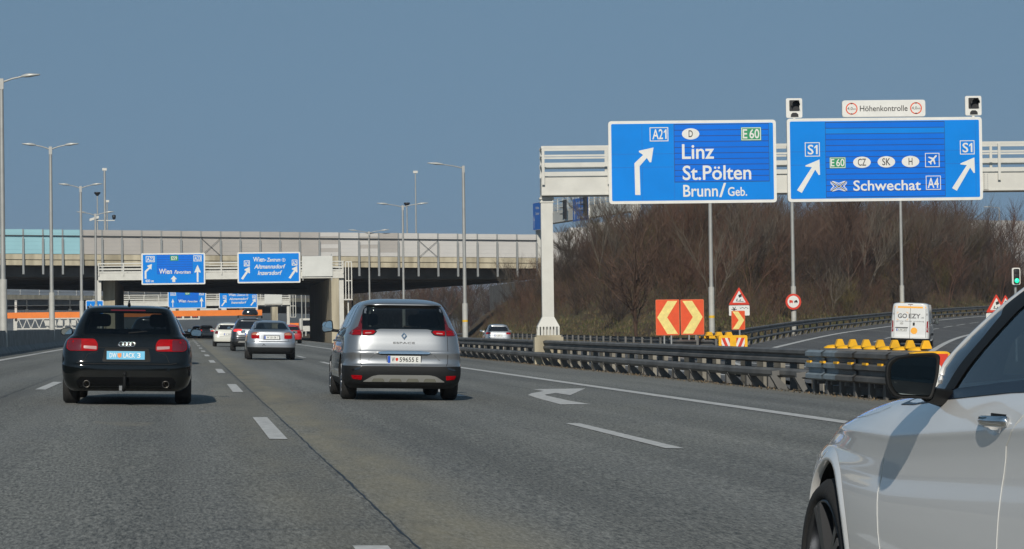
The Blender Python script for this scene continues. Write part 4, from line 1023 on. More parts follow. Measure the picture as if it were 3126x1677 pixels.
mb = MB(); mb.plate([(.1*R, -.08*R), (.1*R, .06*R), (.2*R, .08*R), (.26*R, .18*R), (.46*R, .18*R), (.5*R, .07*R), (.54*R, .05*R), (.54*R, -.08*R)], fr, .003, 0, .004)
for x in (.2, .45): mb.plate(ellipse(x*R, -.11*R, .065*R, .065*R, 12), fr, .003, 0, .0045)
mb.build('symbol', ink, r)
# green signal by the slip road
pl = Plane(at_depth(3099, 845, 88), 0.0); B = Board(pl, (3087, 818), (3112, 818), (3112, 870), (3087, 870), .1)
r = thing('traffic_light', 'traffic light showing green, white-edged, at the right beside the slip road', 'traffic light', pl.pt((B.x0+B.x1)/2, -.2))
mb = MB(); mb.plate(rpoly(rect(0, 0, B.w, B.h), .07), B.fr(), .05, 0, -.05); mb.build('board', white_sheet, r)
mb = MB(); mb.plate(rpoly(rect(.16*B.w, .07*B.h, .84*B.w, .93*B.h), .05), B.fr(), .06); mb.build('housing', black_plastic, r)
mb = MB(); mb.tube([pl.pt((B.x0+B.x1)/2+.03, -.5, -.1), pl.pt((B.x0+B.x1)/2+.03, B.z1-.1, -.1)], .05, 8); mb.build('post', steel_grey, r)
mb = MB(); mb.lathe([(.085, .07), (.075, .085), (.001, .09)], B.o+B.ex*(.5*B.w)+B.ey*(.76*B.h), B.en, 18); mb.build('green_lamp', mat('green_lamp', (.02, .85, .42), .4, emit=1.0), r)
mb = MB()
for v in (.26, .51): mb.lathe([(.085, .065), (.07, .07), (.001, .072)], B.o+B.ex*(.5*B.w)+B.ey*(v*B.h), B.en, 18)
mb.build('dark_lens', mat('dark_lens', (.03, .03, .03), .25), r)

# ------------------------------------------------------------------ crash cushions
r = thing('crash_cushion', 'near crash cushion of grey rails with a row of yellow caps at the guardrail end', 'crash barrier', (12.3, 42, -.3))
zc = -.31
def cush_hw(t): return .33+.12*(t-39.1)/7
# telescoping three-wave fender panels, each bay overlapping the next
for side_ in (-1, 1):
    for k in range(6):
        t0, t1 = 39.2+1.0*k, 39.2+1.0*(k+1)+.16; mb = MB(); o = side_*(cush_hw(t0)+.05+.016*(5-k)*0+.02*(k % 2)); o2 = side_*(cush_hw(t1)+.035+.02*(k % 2)); pr = []
        for j in range(3):
            z = .28+.21*j; pr += [(-.02, z), (.05, z+.03), (.05, z+.10), (-.02, z+.14)]
        beam(mb, [(Vector((12.3+o, t0, zc)), Vector((side_, 0, 0))), (Vector((12.3+o2, t1, zc)), Vector((side_, 0, 0)))], pr)
        mb.build('fender_panel', cushion_blue if k in (4, 5) else rail_steel, r)
for k in range(7):
    t = 39.5+0.9*k; hw = cush_hw(t); mb = MB()
    fr = (Vector((12.3, t, zc)), Vector((1, 0, 0)), Vector((0, 0, 1)), Vector((0, -1, 0)))
    mb.plate([(-.09, .90), (.09, .90), (.084, .93), (.046, 1.03), (.034, 1.04), (-.034, 1.04), (-.046, 1.03), (-.084, .93)], fr, .10)
    mb.lathe([(.001, .035), (.10, .025), (.17, -.01), (.175, -.03)], (12.22, t+.14, zc+.90), (0, 0, 1), 14)
    mb.build('cap', safety_yellow, r)
    for sx in (-1, 1): mb = MB(); mb.box((12.3+sx*(hw+.08), t+.25, zc+.62), (.05, .26, .04)); mb.build('marker_tab', safety_yellow, r)
    mb = MB(); mb.plate(rect(-hw, .2, hw, .84), fr, .06)
    for sx in (-1, 1): mb.box((12.3+sx*hw*.88, t+.3, zc+.08), (.10, .14, .5)); mb.box((12.3+sx*hw*.88, t+.3, zc-.0), (.22, .26, .02))
    mb.build('diaphragm', rail_steel, r)
mb = MB(); mb.box((12.3, 42.3, zc+.10), (.3, 6.2, .12)); mb.build('base_rail', rail_steel, r)
fr = (Vector((12.26, 39.05, zc)), Vector((1, 0, 0)), Vector((0, 0, 1)), Vector((0, -1, 0)))
mb = MB(); mb.plate(rpoly(rect(-.35, .18, .35, .86), .12, 5), fr, .28, 0, -.28); mb.build('nose', safety_yellow, r)
mb = MB()
mb.plate([(-.29, .24), (.29, .24), (.29, .82), (-.29, .82)], fr, .004, 0, 0); mb.build('face', white_sheet, r)
mb = MB(); mb.plate([(.29, .82), (.02, .82), (.21, .55), (.29, .48)], fr, .003, 0, .004); mb.plate([(-.29, .82), (-.02, .82), (-.21, .55), (-.29, .48)], fr, .003, 0, .004); mb.build('chevron', sign_red, r)

r = thing('crash_cushion', 'far yellow crash cushion with red and white stripes at the slip road fork', 'crash barrier', (22.9, 100.5, -.45))
P = at_depth(2238, 1045, 103); zc = -.46
fr = (Vector((P.x, P.y, zc)), Vector((1, 0, 0)), Vector((0, 0, 1)), Vector((0, -1, 0)))
mb = MB(); mb.plate(rpoly(rect(-.62, .2, .62, .95), .1), fr, .4, 0, -.4); mb.build('nose', safety_yellow, r)
mb = MB(); 
for sx in (-1, 1): mb.plate(rect(min(sx*.14, sx*.50), .42, max(sx*.14, sx*.50), .84), fr, .004, 0, 0)
mb.build('face', white_sheet, r); mb = MB()
for sx in (-1, 1):
    mb.plate([(sx*.14, .84), (sx*.14, .60), (sx*.24, .84)], fr, .003, 0, .004); mb.plate([(sx*.36, .84), (sx*.18, .42), (sx*.32, .42), (sx*.50, .84)], fr, .003, 0, .004)
    mb.plate([(sx*.50, .42), (sx*.50, .60), (sx*.43, .42)], fr, .003, 0, .004)
mb.build('stripes', sign_red, r)
for k in range(3):
    mb = MB(); c = Vector((P.x-.14*k, P.y+1.0+1.3*k, zc)); f2 = (c, Vector((1, 0, 0)), Vector((0, 0, 1)), Vector((0, -1, 0)))
    mb.plate([(-.16, .93), (.16, .93), (.14, .96), (.09, 1.09), (-.09, 1.09), (-.14, .96)], f2, .3); mb.plate(rect(-.40, .1, .40, .92), f2, .06); mb.build('diaphragm', safety_yellow, r)
mb = MB()
for sx in (-1, 1): beam(mb, [(Vector((P.x+sx*.5, P.y+.5, zc+.45)), Vector((sx, 0, 0))), (Vector((P.x-1.1+sx*.5, P.y+6, zc+.45)), Vector((sx, 0, 0)))], W_PROF)
mb.build('fender_panel', rail_steel, r)
# ------------------------------------------------------------------ vehicles
def paint(name, col, metal=0.0, rough=0.32, coat=1.0):
    return mat('paint_'+name, col, rough, metal, coat=coat, var=0.02, scale=1.5)
glass_dark = glass_mat('tinted_glass', (.17, .20, .20)); glass_side = glass_mat('privacy_glass', (.05, .055, .06), 1.6)
lens_red = mat('lens_red', (.30, .003, .007), .45, spec=.03, var=.25, scale=14, stretch=(1, 1, 6)); lens_dark_red = mat('lens_dark_red', (.11, .008, .012), .1, coat=1.0)
lens_lit = mat('brake_lamp_lit', (.9, .03, .03), .2, emit=1.2)
lens_pale = mat('lens_pale', (.42, .24, .23), .15, coat=1.0); chrome = mat('chrome', (.72, .73, .74), .12, 1.0)
deep_black = mat('deep_black', (.004, .0045, .005), .30, spec=.12); trim_black = mat('trim_black', (.012, .013, .014), .6, spec=.2); gloss_black = mat('gloss_black', (.010, .011, .013), .12, coat=1.0)
tyre_m = mat('tyre', (.018, .018, .018), .85, bump=.2, bscale=60); alloy = mat('alloy', (.30, .31, .33), .3, .9); under = mat('underside', (.010, .010, .010), .9)
plate_white = mat('plate_white', (.72, .73, .70), .4); plate_blue = mat('plate_blue', (.02, .09, .50), .4); plate_sky = mat('plate_sky_blue', (.08, .42, .66), .4)
seat_m = mat('seat_fabric', (.030, .031, .033), .9); mirror_m = mat('mirror_glass', (.50, .54, .53), .03, 1.0); silver_trim = mat('silver_trim', (.42, .42, .40), .35, .6)
def catmull(K, sub):
    out = []
    for k in range(len(K)-1):
        p0, p1, p2, p3 = K[max(0, k-1)], K[k], K[k+1], K[min(len(K)-1, k+2)]
        for i in range(sub):
            t = i/sub; row = []
            for a, b, c, d in zip(p0, p1, p2, p3):
                # monotone-limited tangents avoid overshoot
                m1 = 0.5*(c-a); m2 = 0.5*(d-b); s_ = c-b
                if s_*m1 <= 0: m1 = 0
                if s_*m2 <= 0: m2 = 0
                m1 = max(-3*abs(s_), min(3*abs(s_), m1)); m2 = max(-3*abs(s_), min(3*abs(s_), m2))
                row.append(b*(2*t**3-3*t*t+1)+m1*(t**3-2*t*t+t)+c*(-2*t**3+3*t*t)+m2*(t**3-t*t))
            out.append(row)
    return out+[list(K[-1])]
class Car:
    """body built as stacked plan outlines; local +Y points forward, rear bumper at y = 0"""
    def __init__(s, label, loc, yaw, paint_m, keys, wheels, name='car', cat='car', tilt=0.025, sub=5, yc=1.55, zmap=None, side_n=16, group=None):
        # key: z, half width, y rear, y front, roundness rear, roundness front
        s.r = thing(name, label, cat, loc, Matrix.Rotation(yaw, 4, 'Z') @ Matrix.Rotation(math.atan(tilt), 4, 'Y'), group)
        s.paint = paint_m; s.yc = yc; s.zmap = zmap; s.side_n = side_n
        rows = catmull(keys, sub); s.rows = rows
        s.V, s.F = s.stack(rows)
        s.bvh = BVHTree.FromPolygons(s.V, s.F)
        s.cut = []; s.wheels = wheels
    def ring(s, row, shrink=0.0):
        z, w, yr, yf, nr, nf = row; w -= shrink; yr += shrink; yf -= shrink; yc = s.yc; pts = []
        def quad(n, ye):                  # from the end centre round to the side
            a = abs(yc-ye); c = .5**(1/n); q = []
            for i in range(12): f = c*i/12; q.append((w*f, ye+(a-a*(1-f**n)**(1/n))*(1 if ye < yc else -1)))
            for i in range(s.side_n): g = c*(1-i/s.side_n); q.append((w*(1-g**n)**(1/n), yc+(ye-yc)*g))
            return q
        R = quad(nr, yr)+[(w, yc)]+quad(nf, yf)[::-1]      # rear centre -> right -> front centre
        L = [(-x, y) for x, y in R[1:-1]][::-1]
        return [Vector((x, y, s.zmap(z, y, x) if s.zmap else z)) for x, y in R+L]
    def stack(s, rows, shrink=0.0):
        rings = [s.ring(r_, shrink) for r_ in rows]; n = len(rings[0]); V = [p for r_ in rings for p in r_]
        F = [(i*n+k, i*n+(k+1) % n, (i+1)*n+(k+1) % n, (i+1)*n+k) for i in range(len(rings)-1) for k in range(n)]
        for ri, flip in ((0, True), (len(rings)-1, False)):
            b = ri*n; h = n//2
            for k in range(h-1 if n % 2 == 0 else h):   # zip right against left, giving a flat cap of quads
                a0, a1 = k, k+1; b0, b1 = (n-k) % n, n-k-1
                f = [b+a0, b+a1, b+b1] if k == 0 else ([b+a0, b+a1, b+b0] if a1 == b1 else [b+a0, b+a1, b+b1, b+b0])
                F.append(tuple(f[::-1] if flip else f))
        return V, F
    # ---- projections
    def rear_at(s, x, z, off=0.0, front=False):
        y0 = 9 if front else -4; d = Vector((0, -1 if front else 1, 0)); h = s.bvh.ray_cast(Vector((x, y0, z)), d)
        if h[0] is None:
            h = s.bvh.find_nearest(Vector((x, s.yc if False else (y0*.0+1.0), z))); return h[0]+h[1]*off
        return h[0]-d*off
    def side_at(s, y, z, off=0.0, sd_=-1):
        d = Vector((-sd_, 0, 0)); h = s.bvh.ray_cast(Vector((sd_*4, y, z)), d)
        if h[0] is None: h = s.bvh.find_nearest(Vector((sd_*1.0, y, z)))
        return h[0]-d*off
    def drape(s, pts, proj, off, depth, step, m, name, parent=None, smooth=True):
        bm = bmesh.new(); vs = [bm.verts.new((x, z, 0)) for x, z in pts]; bm.faces.new(vs)
        xs = [p[0] for p in pts]; zs = [p[1] for p in pts]
        for ax, (lo, hi) in ((0, (min(xs), max(xs))), (1, (min(zs), max(zs)))):
            n = int((hi-lo)/step)
            for i in range(1, n+1):
                c = lo+(hi-lo)*i/(n+1); co = (c, 0, 0) if ax == 0 else (0, c, 0); no = (1, 0, 0) if ax == 0 else (0, 1, 0)
                bmesh.ops.bisect_plane(bm, geom=bm.verts[:]+bm.edges[:]+bm.faces[:], plane_co=co, plane_no=no, dist=1e-6)
        bmesh.ops.triangulate(bm, faces=[f for f in bm.faces if len(f.verts) > 4])
        bm.verts.index_update(); P = [(v.co.x, v.co.y) for v in bm.verts]; F = [[v.index for v in f.verts] for f in bm.faces]
        B = [(e.verts[0].index, e.verts[1].index) for e in bm.edges if len(e.link_faces) == 1]; bm.free()
        top = [proj(x, z, off) for x, z in P]; mb = MB(); N = len(P)
        mb.add(top, F, 0, smooth)
        if depth:
            low = [proj(x, z, off-depth) for x, z in P]; mb.add(top+low, [(a, b, b+N, a+N) for a, b in B], 0, False)
        return mb.build(name, m, parent or s.r, world=False)
    def rear(s, name, pts, m, off=.004, depth=.012, step=.06, parent=None): return s.drape(pts, lambda x, z, o: s.rear_at(x, z, o), off, depth, step, m, name, parent)
    def side(s, name, pts, m, off=.004, depth=.012, step=.08, sd_=-1, parent=None): return s.drape(pts, lambda y, z, o: s.side_at(y, z, o, sd_), off, depth, step, m, name, parent)
    def both(s, name, pts, m, **k):       # on the rear, left and right
        return [s.rear(name, pts, m, **k), s.rear(name, [(-x, z) for x, z in pts], m, **k)]
    def seam(s, pts, w=.006, m=None, off=.0015, face='rear', sd_=-1, name='gap_or_crease_shade'):
        mb = MB(); f = (lambda a, b: s.rear_at(a, b, off)) if face == 'rear' else (lambda a, b: s.side_at(a, b, off, sd_))
        P = []
        for (a, b) in zip(pts, pts[1:]):
            n = max(1, int(math.hypot(b[0]-a[0], b[1]-a[1])/.05)); P += [(a[0]+(b[0]-a[0])*i/n, a[1]+(b[1]-a[1])*i/n) for i in range(n)]
        P.append(pts[-1]); A, B = [], []
        for i, p in enumerate(P):
            q0, q1 = P[max(0, i-1)], P[min(len(P)-1, i+1)]; d = Vector((q1[0]-q0[0], q1[1]-q0[1])).normalized()
            A.append(f(p[0]-d.y*w/2, p[1]+d.x*w/2)); B.append(f(p[0]+d.y*w/2, p[1]-d.x*w/2))
        mb.ribbon(A, B); return mb.build(name, m or under, s.r, world=False)
    def rear_frame(s, x, z, off=.006, tiltw=.1):
        o = s.rear_at(x, z, off); a = s.rear_at(x, z+.06, off); ey = (a-o).normalized(); ex = Vector((1, 0, 0)); return (o, ex, ey, ex.cross(ey))
    def edge(s, pts, m, sd_=-1, w=.0025):   # turned panel edge that catches the light from behind
        mb = MB(); P = []
        for (a, b) in zip(pts, pts[1:]):
            n = max(1, int(math.hypot(b[0]-a[0], b[1]-a[1])/.03)); P += [(a[0]+(b[0]-a[0])*i/n, a[1]+(b[1]-a[1])*i/n) for i in range(n)]
        P.append(pts[-1]); A = [s.side_at(y-w/2, z, .0006, sd_) for y, z in P]; B = [s.side_at(y+w/2, z, .0022, sd_) for y, z in P]; C = [s.side_at(y+w/2+.002, z, .0, sd_) for y, z in P]
        mb.ribbon(A, B); mb.ribbon(B, C); return mb.build('door_edge', m, s.r, world=False)
    # ---- cabin and body
    def cabin(s, z0, roof, inset=.07, ymax=9):
        rows = [r_ for r_ in s.rows if z0 <= r_[0] <= roof-.03]
        rows = [[z0]+list(rows[0][1:])]+rows; rows = [[a, b, c_, min(d, ymax), e, f] for a, b, c_, d, e, f in rows]; s.cab = s.stack(rows, inset); return s
    def opening(s, pts, axis, a, b):      # prism through the shell: axis 'y' pts (x,z), axis 'x' pts (y,z)
        n = len(pts); V = [Vector((p[0], a, p[1])) if axis == 'y' else Vector((a, p[0], p[1])) for p in pts]+[Vector((p[0], b, p[1])) if axis == 'y' else Vector((b, p[0], p[1])) for p in pts]
        F = [list(range(n)), list(range(n, 2*n))[::-1]]+[[i, n+i, n+(i+1) % n, (i+1) % n] for i in range(n)]; s.cut.append((V, F)); return s
    def finish(s, body_mats=None, arch_r=None, split=None, name='body'):
        """cut the cabin, the openings and the wheel wells, then link the body"""
        me = bpy.data.meshes.new('body'); me.from_pydata([tuple(v) for v in s.V], [], [list(f) for f in s.F])
        me.materials.append(s.paint); me.materials.append(under)
        for m in (body_mats or []): me.materials.append(m)
        bm = bmesh.new(); bm.from_mesh(me); bmesh.ops.recalc_face_normals(bm, faces=bm.faces)
        for f in bm.faces:
            f.smooth = True
            if split: f.material_index = split(f.calc_center_median(), f.normal)
        bm.to_mesh(me); bm.free()
        o = bpy.data.objects.new(name, me); COL.objects.link(o); tmp = []
        cutters = list(s.cut)
        if getattr(s, 'cab', None): cutters.insert(0, s.cab)
        for (ax, y, z, r_, hw, x0) in s.arches(arch_r): 
            mb = MB()
            for sd_ in (-1, 1):
                n = 96; vs = [Vector((sd_*x, y+r_*math.cos(2*math.pi*k/n), z+r_*math.sin(2*math.pi*k/n))) for x in (x0, hw+.3) for k in range(n)]
                cutters.append((vs, [list(range(n)), list(range(n, 2*n))[::-1]]+[[k, n+k, n+(k+1) % n, (k+1) % n] for k in range(n)]))
        for cc in cutters:
            V, F = cc[0], cc[1]
            cm = bpy.data.meshes.new('cutter'); cm.from_pydata([tuple(v) for v in V], [], [list(f) for f in F]); cm.materials.append(cc[2] if len(cc) > 2 else under)
            bm = bmesh.new(); bm.from_mesh(cm); bmesh.ops.recalc_face_normals(bm, faces=bm.faces); bm.to_mesh(cm); bm.free()
            c = bpy.data.objects.new('cutter', cm); COL.objects.link(c); tmp.append(c)
            md = o.modifiers.new('cut', 'BOOLEAN'); md.operation = 'DIFFERENCE'; md.object = c; md.solver = 'EXACT'
            try: md.material_mode = 'TRANSFER'
            except Exception: pass
        if tmp:
            dg = bpy.context.evaluated_depsgraph_get(); nm = bpy.data.meshes.new_from_object(o.evaluated_get(dg)); o.modifiers.clear(); o.data = nm
            for c in tmp: bpy.data.objects.remove(c)
            nm.set_sharp_from_angle(angle=rad(38))
        o.parent = s.r; WM[o.name] = WM[s.r.name]; s.body = o; return o
    def arches(s, arch_r):
        if arch_r is None: return []
        hw = max(r_[1] for r_ in s.rows); return [('w', y, rr+.0, arch_r, hw, hw-.34) for (y, rr) in s.wheels['pos']]
    def add_wheels(s, rim=alloy, spokes=5, detail=True, q=.62):
        W = s.wheels; tw, hw = W['tw'], W['half']
        for (y, R) in W['pos']:
            for sd_ in (-1, 1):
                mb = MB(); c = Vector((sd_*(hw-tw/2), y, R)); h = tw/2
                mb.lathe([(R*q, -h+.02), (R*(q+.08), -h), (R*.90, -h+.002), (R*.985, -h+.03), (R, -h+.06), (R, h-.06), (R*.985, h-.03), (R*.90, h-.002), (R*(q+.08), h), (R*(q+.04), h-.03)], c, (sd_, 0, 0), 40)
                w = mb.build('wheel', tyre_m, s.r, world=False)
                if detail:
                    rm = MB(); rm.lathe([(R*(q+.05), h-.012), (R*(q+.025), h-.004), (R*(q+.01), h-.02), (R*(q-.02), h-.10), (R*.2, h-.12), (.001, h-.12)], c, (sd_, 0, 0), 40)
                    for k in range(spokes):
                        for dk in (-.10, .10):
                            a = 2*math.pi*k/spokes; d = Vector((0, math.cos(a+dk), math.sin(a+dk))); p0 = c+Vector((sd_*(h-.035), 0, 0))+Vector((0, math.cos(a), math.sin(a)))*R*.12; p1 = c+Vector((sd_*(h-.02), 0, 0))+d*R*(q+.01); rm.bar(p0, p1, .028, .04, 0, (1, 0, 0))
                    rm.lathe([(R*.15, h-.05), (R*.14, h-.015), (.001, h-.012)], c, (sd_, 0, 0), 20)
                    rm.build('rim', rim, w, world=False)
                else:
                    rm = MB(); rm.lathe([(R*.67, h-.012), (R*.62, h-.02), (.001, h-.03)], c, (sd_, 0, 0), 20); rm.build('rim', rim, w, world=False)
        mb = MB()
        y0, y1 = W['pos'][0][0], W['pos'][1][0]
        for y in (y0, y1): mb.bar((-hw+.1, y, W['pos'][0][1]-.04), (hw-.1, y, W['pos'][0][1]-.04), .10, .08)
        mb.box((0, (y0+y1)/2, .28), (1.1, y1-y0+1.2, .10)); mb.build('chassis', under, s.r, world=False)
    def interior(s, yseat, z, hw=.42, rows=2, gap=.95):
        for k in range(rows):
            for x in ((-hw, 0, hw) if k == 0 else (-hw, hw)):
                y = yseat+gap*k; mb = MB(); w = .21 if k == 0 else .25
                mb.plate(rpoly(rect(-w, -.45, w, .12), .09, 4), (Vector((x, y, z-.12)), Vector((1, 0, 0)), Vector((0, .15, 1)).normalized(), Vector((0, -1, 0))), .12)
                if not (k == 0 and x == 0):
                    mb.plate(rpoly(rect(-.125, .0, .125, .19), .06, 4), (Vector((x, y-.02, z+.03)), Vector((1, 0, 0)), Vector((0, .15, 1)).normalized(), Vector((0, -1, 0))), .10)
                    for dx in (-.05, .05): mb.bar((x+dx, y-.06, z-.02), (x+dx, y-.06, z+.08), .012, .012)
                mb.build('seat', seat_m, s.r, world=False)
    def plate(s, x, z, w, h, txt, cap=.62, m=plate_white, tm=ink, x0=.16, x1=.95, eu=True, off=.012, bold=.01):
        f = s.rear_frame(x, z, off); o, ex, ey, en = f; mb = MB(); mb.plate(rpoly(rect(-w/2-.012, -h/2-.012, w/2+.012, h/2+.012), .012, 2), f, .008, 0, -.01); p = mb.build('number_plate', trim_black, s.r, world=False)
        mb = MB(); mb.plate(rect(-w/2, -h/2, w/2, h/2), f, .003, 0, -.001); mb.build('plate_face', m, p, world=False)
        if eu: mb = MB(); mb.plate(rect(-w/2+.003, -h/2+.003, -w/2+.045, h/2-.003), f, .002, 0, .002); mb.build('country_band', plate_blue, p, world=False)
        mb = MB()
        for t_, a, b in (txt if isinstance(txt, list) else [(txt, x0, x1)]): put_text(mb, t_, f, -w/2+a*w, -w/2+b*w, -cap*h/2, cap*h, 0, .0045, bold)
        mb.build('plate_letters', tm, p, world=False); return p, f
    def mirror(s, x, y, z, w=.20, h=.14, m=None, glass=None, rake=-.015):
        sd_ = 1 if x > 0 else -1
        mb = MB(); f = (Vector((x, y, z)), Vector((1, 0, 0)), Vector((0, 0, 1)), Vector((0, -1, 0)))
        pts = rpoly([(-w/2, -h*.40), (w/2*.96, -h*.5), (w/2, h*.32), (-w/2*.8, h*.5)] if sd_ > 0 else [(-w/2*.96, -h*.5), (w/2, -h*.40), (w/2*.8, h*.5), (-w/2, h*.32)], .05, 5)
        n = len(pts); cx, cz = 0, 0; vs = []
        for d, k in ((-.005, .96), (.0, 1.0), (.05, .97), (.10, .82), (.135, .5), (.145, .1)): vs += [Vector((x+px*k-sd_*d*.25, y+d, z+pz*k)) for px, pz in pts]
        mb.add(vs, [(i*n+k, i*n+(k+1) % n, (i+1)*n+(k+1) % n, (i+1)*n+k) for i in range(5) for k in range(n)]+[list(range(n))[::-1]], 0, True)
        mb.bar((x-sd_*w*.45, y+.06, z-h*.30), (x-sd_*(w*.5+.14), y+.09, z-h*.36), .05, .05)
        o = mb.build('wing_mirror', m or s.paint, s.r, world=False)
        mb = MB(); q = [(a*.86, b*.82) for a, b in pts]; mb.plate(q, (Vector((x, y-.005, z)), Vector((1, -.05*sd_, 0)).normalized(), Vector((0, rake, 1)).normalized(), Vector((0, -1, 0))), .004, 0, .001); mb.build('mirror_glass', glass or mirror_m, o, world=False); return o

def wheels(yr, wb, R, half, tw=.22): return dict(pos=[(yr, R), (yr+wb, R)], half=half, tw=tw)
def on(px, py, Z, dz=0.0):               # a point on the carriageway under image column px at depth Z
    p = at_depth(px, py, Z); return (p.x, p.y, road_z(p.x)+dz)
VEH = []
# ======================================================== black estate (left, near)
K = [(.20, .80, .10, 4.75, 9, 5), (.26, .86, .03, 4.85, 9, 5), (.38, .905, .0, 4.90, 9, 5), (.50, .918, .0, 4.93, 9, 5), (.565, .920, .005, 4.92, 9, 5), (.60, .920, .035, 4.90, 9, 5), (.70, .918, .055, 4.85, 9, 5), (.82, .905, .075, 4.6, 9, 4.5), (.91, .87, .10, 4.1, 9, 4),
     (.965, .815, .125, 3.75, 9, 4), (1.00, .775, .155, 3.58, 9, 4), (1.10, .735, .22, 3.40, 9, 5), (1.20, .69, .30, 3.20, 9, 5), (1.30, .64, .39, 2.98, 9, 5), (1.345, .615, .42, 2.85, 8, 5), (1.375, .58, .45, 2.72, 7, 4), (1.40, .50, .58, 2.50, 5, 4), (1.415, .36, .85, 2.2, 4, 4), (1.42, .08, 1.4, 1.7, 3, 3)]
x, y, z = on(384, 1241, 34.3)
black_paint = mat('paint_black', (.004, .005, .005), .07, 0, spec=.55)
c = Car('black estate car with a sky blue plate and towbar in the lane ahead', (x, y, z), 0.0, black_paint, K, wheels(1.02, 2.84, .325, .915, .235)); VEH.append(c)
win = rpoly([(-.625, 1.005), (.625, 1.005), (.55, 1.325), (-.55, 1.325)], .06)
c.cabin(.62, 1.41); c.opening(rpoly([(-.56, 1.03), (.56, 1.03), (.50, 1.30), (-.50, 1.30)], .06), 'y', -.3, .9); c.opening([(-.56, 1.03), (.56, 1.03), (.46, 1.33), (-.46, 1.33)], 'y', 2.6, 4.6)
c.rear('rear_window', win, glass_dark, .004, .0); c.rear('window_frame', win, gloss_black, .003, .0) if False else None
c.finish(arch_r=.355); c.add_wheels(); c.interior(1.55, 1.08)
mb = MB(); mb.box((0, 2.9, 1.0), (1.3, .5, .1)); mb.build('dashboard', seat_m, c.r, world=False)
for sd_ in (-1, 1):
    for pts in ([(1.05, 1.02), (2.05, 1.01), (2.05, 1.31), (1.35, 1.31)], [(2.12, 1.01), (3.25, 1.0), (2.72, 1.31), (2.12, 1.31)]): c.side('side_window', rpoly(pts, .05), glass_side, .004, .01, .1, sd_)
lamp_pts = rpoly([(.405, .775), (.44, .765), (.80, .765), (.845, .80), (.835, .90), (.80, .935), (.45, .935), (.405, .87)], .03)
for sgn in (-1, 1):
    q = [(sgn*a, b) for a, b in lamp_pts]; l = c.rear('tail_lamp', q, lens_red, .010, .03, .05)
    q = [(sgn*a, b) for a, b in rpoly([(.42, .785), (.60, .80), (.60, .838), (.42, .832)], .008)]; c.rear('reverse_lens', q, lens_pale, .013, .006, .05, l)
    q = [(sgn*a, b) for a, b in rpoly([(.635, .772), (.80, .772), (.835, .81), (.825, .895), (.79, .928), (.635, .928)], .02)]; c.rear('lamp_core', q, lens_dark_red, .013, .006, .05, l)
c.rear('plate_recess', rpoly([(-.34, .615), (.34, .615), (.31, .80), (-.31, .80)], .03), deep_black, .003, .0)
p, f = c.plate(-.012, .705, .53, .118, [('DW', .075, .255), ('LACK', .44, .74), ('3', .80, .89)], .55, plate_sky, plate_white, eu=False)
mb = MB(); mb.plate([(-.115, .03), (-.06, .03), (-.06, -.015), (-.0875, -.04), (-.115, -.015)], f, .002, 0, .003); mb.build('crest', mat('plate_crest', (.75, .25, .05), .5), p, world=False)
mb = MB()
for k in range(4):                       # four interlocked chrome rings
    o, ex, ey, en = c.rear_frame(-.078+.052*k, .862, .008); n = 24
    mb.tube([o+(ex*math.cos(2*math.pi*i/n)+ey*math.sin(2*math.pi*i/n))*.034+en*.002*(k % 2) for i in range(n+1)], .0055, 6, cap=False)
mb.build('badge', chrome, c.r, world=False)
c.seam([(-.40, .812), (.40, .812)], .008); c.rear('brake_lamp', rpoly(rect(-.24, 1.335, .25, 1.352), .006, 2), lens_dark_red, .006, .012)
c.rear('bumper_insert', rpoly([(-.66, .24), (.66, .24), (.70, .33), (.64, .40), (-.64, .40), (-.70, .33)], .02), deep_black, .004, .006)
c.seam([(-.70, .60), (-.62, .585), (.62, .585), (.70, .60)], .010); c.seam([(-.40, .76), (-.545, .72), (-.60, .60)], .007); c.seam([(.40, .76), (.545, .72), (.60, .60)], .007)
for x_ in (-.55, .55):
    mb = MB(); mb.lathe([(.050, .06), (.052, -.02), (.044, -.025), (.040, .0), (.001, .05)], (x_, -.02, .30), (0, 1, 0), 20); mb.build('exhaust', mat('exhaust_steel', (.12, .115, .105), .35, 1.0), c.r, world=False)
mb = MB(); mb.tube([(-.03, .12, .24), (-.03, -.10, .22), (-.02, -.14, .30), (-.02, -.14, .42)], [.028, .026, .022, .02], 10); mb.lathe([(.001, -.03), (.022, -.018), (.026, 0), (.018, .02), (.001, .026)], (-.02, -.14, .445), (0, 0, 1), 14); mb.build('tow_bar', trim_black, c.r, world=False)
mb = MB(); mb.box((-.075, -.02, .245), (.04, .06, .07)); mb.build('tow_socket', chrome, c.r, world=False)
mb = MB(); mb.tube([(.01, .80, 1.405), (.01, .76, 1.455), (.01, .74, 1.50)], [.028, .016, .005], 8); mb.build('antenna', gloss_black, c.r, world=False)
mb = MB(); mb.tube([(.02, .165, 1.02), (.26, .185, 1.045), (.34, .19, 1.035)], [.012, .009, .006], 6); mb.build('wiper', trim_black, c.r, world=False)
for sd_ in (-1, 1): mb = MB(); mb.tube([(sd_*.575, .75, 1.385), (sd_*.575, 1.8, 1.41), (sd_*.55, 2.6, 1.375)], .016, 8); mb.build('roof_rail', gloss_black, c.r, world=False)
c.mirror(-.985, 3.25, 1.03, .19, .13); c.mirror(.985, 3.25, 1.03, .19, .13)

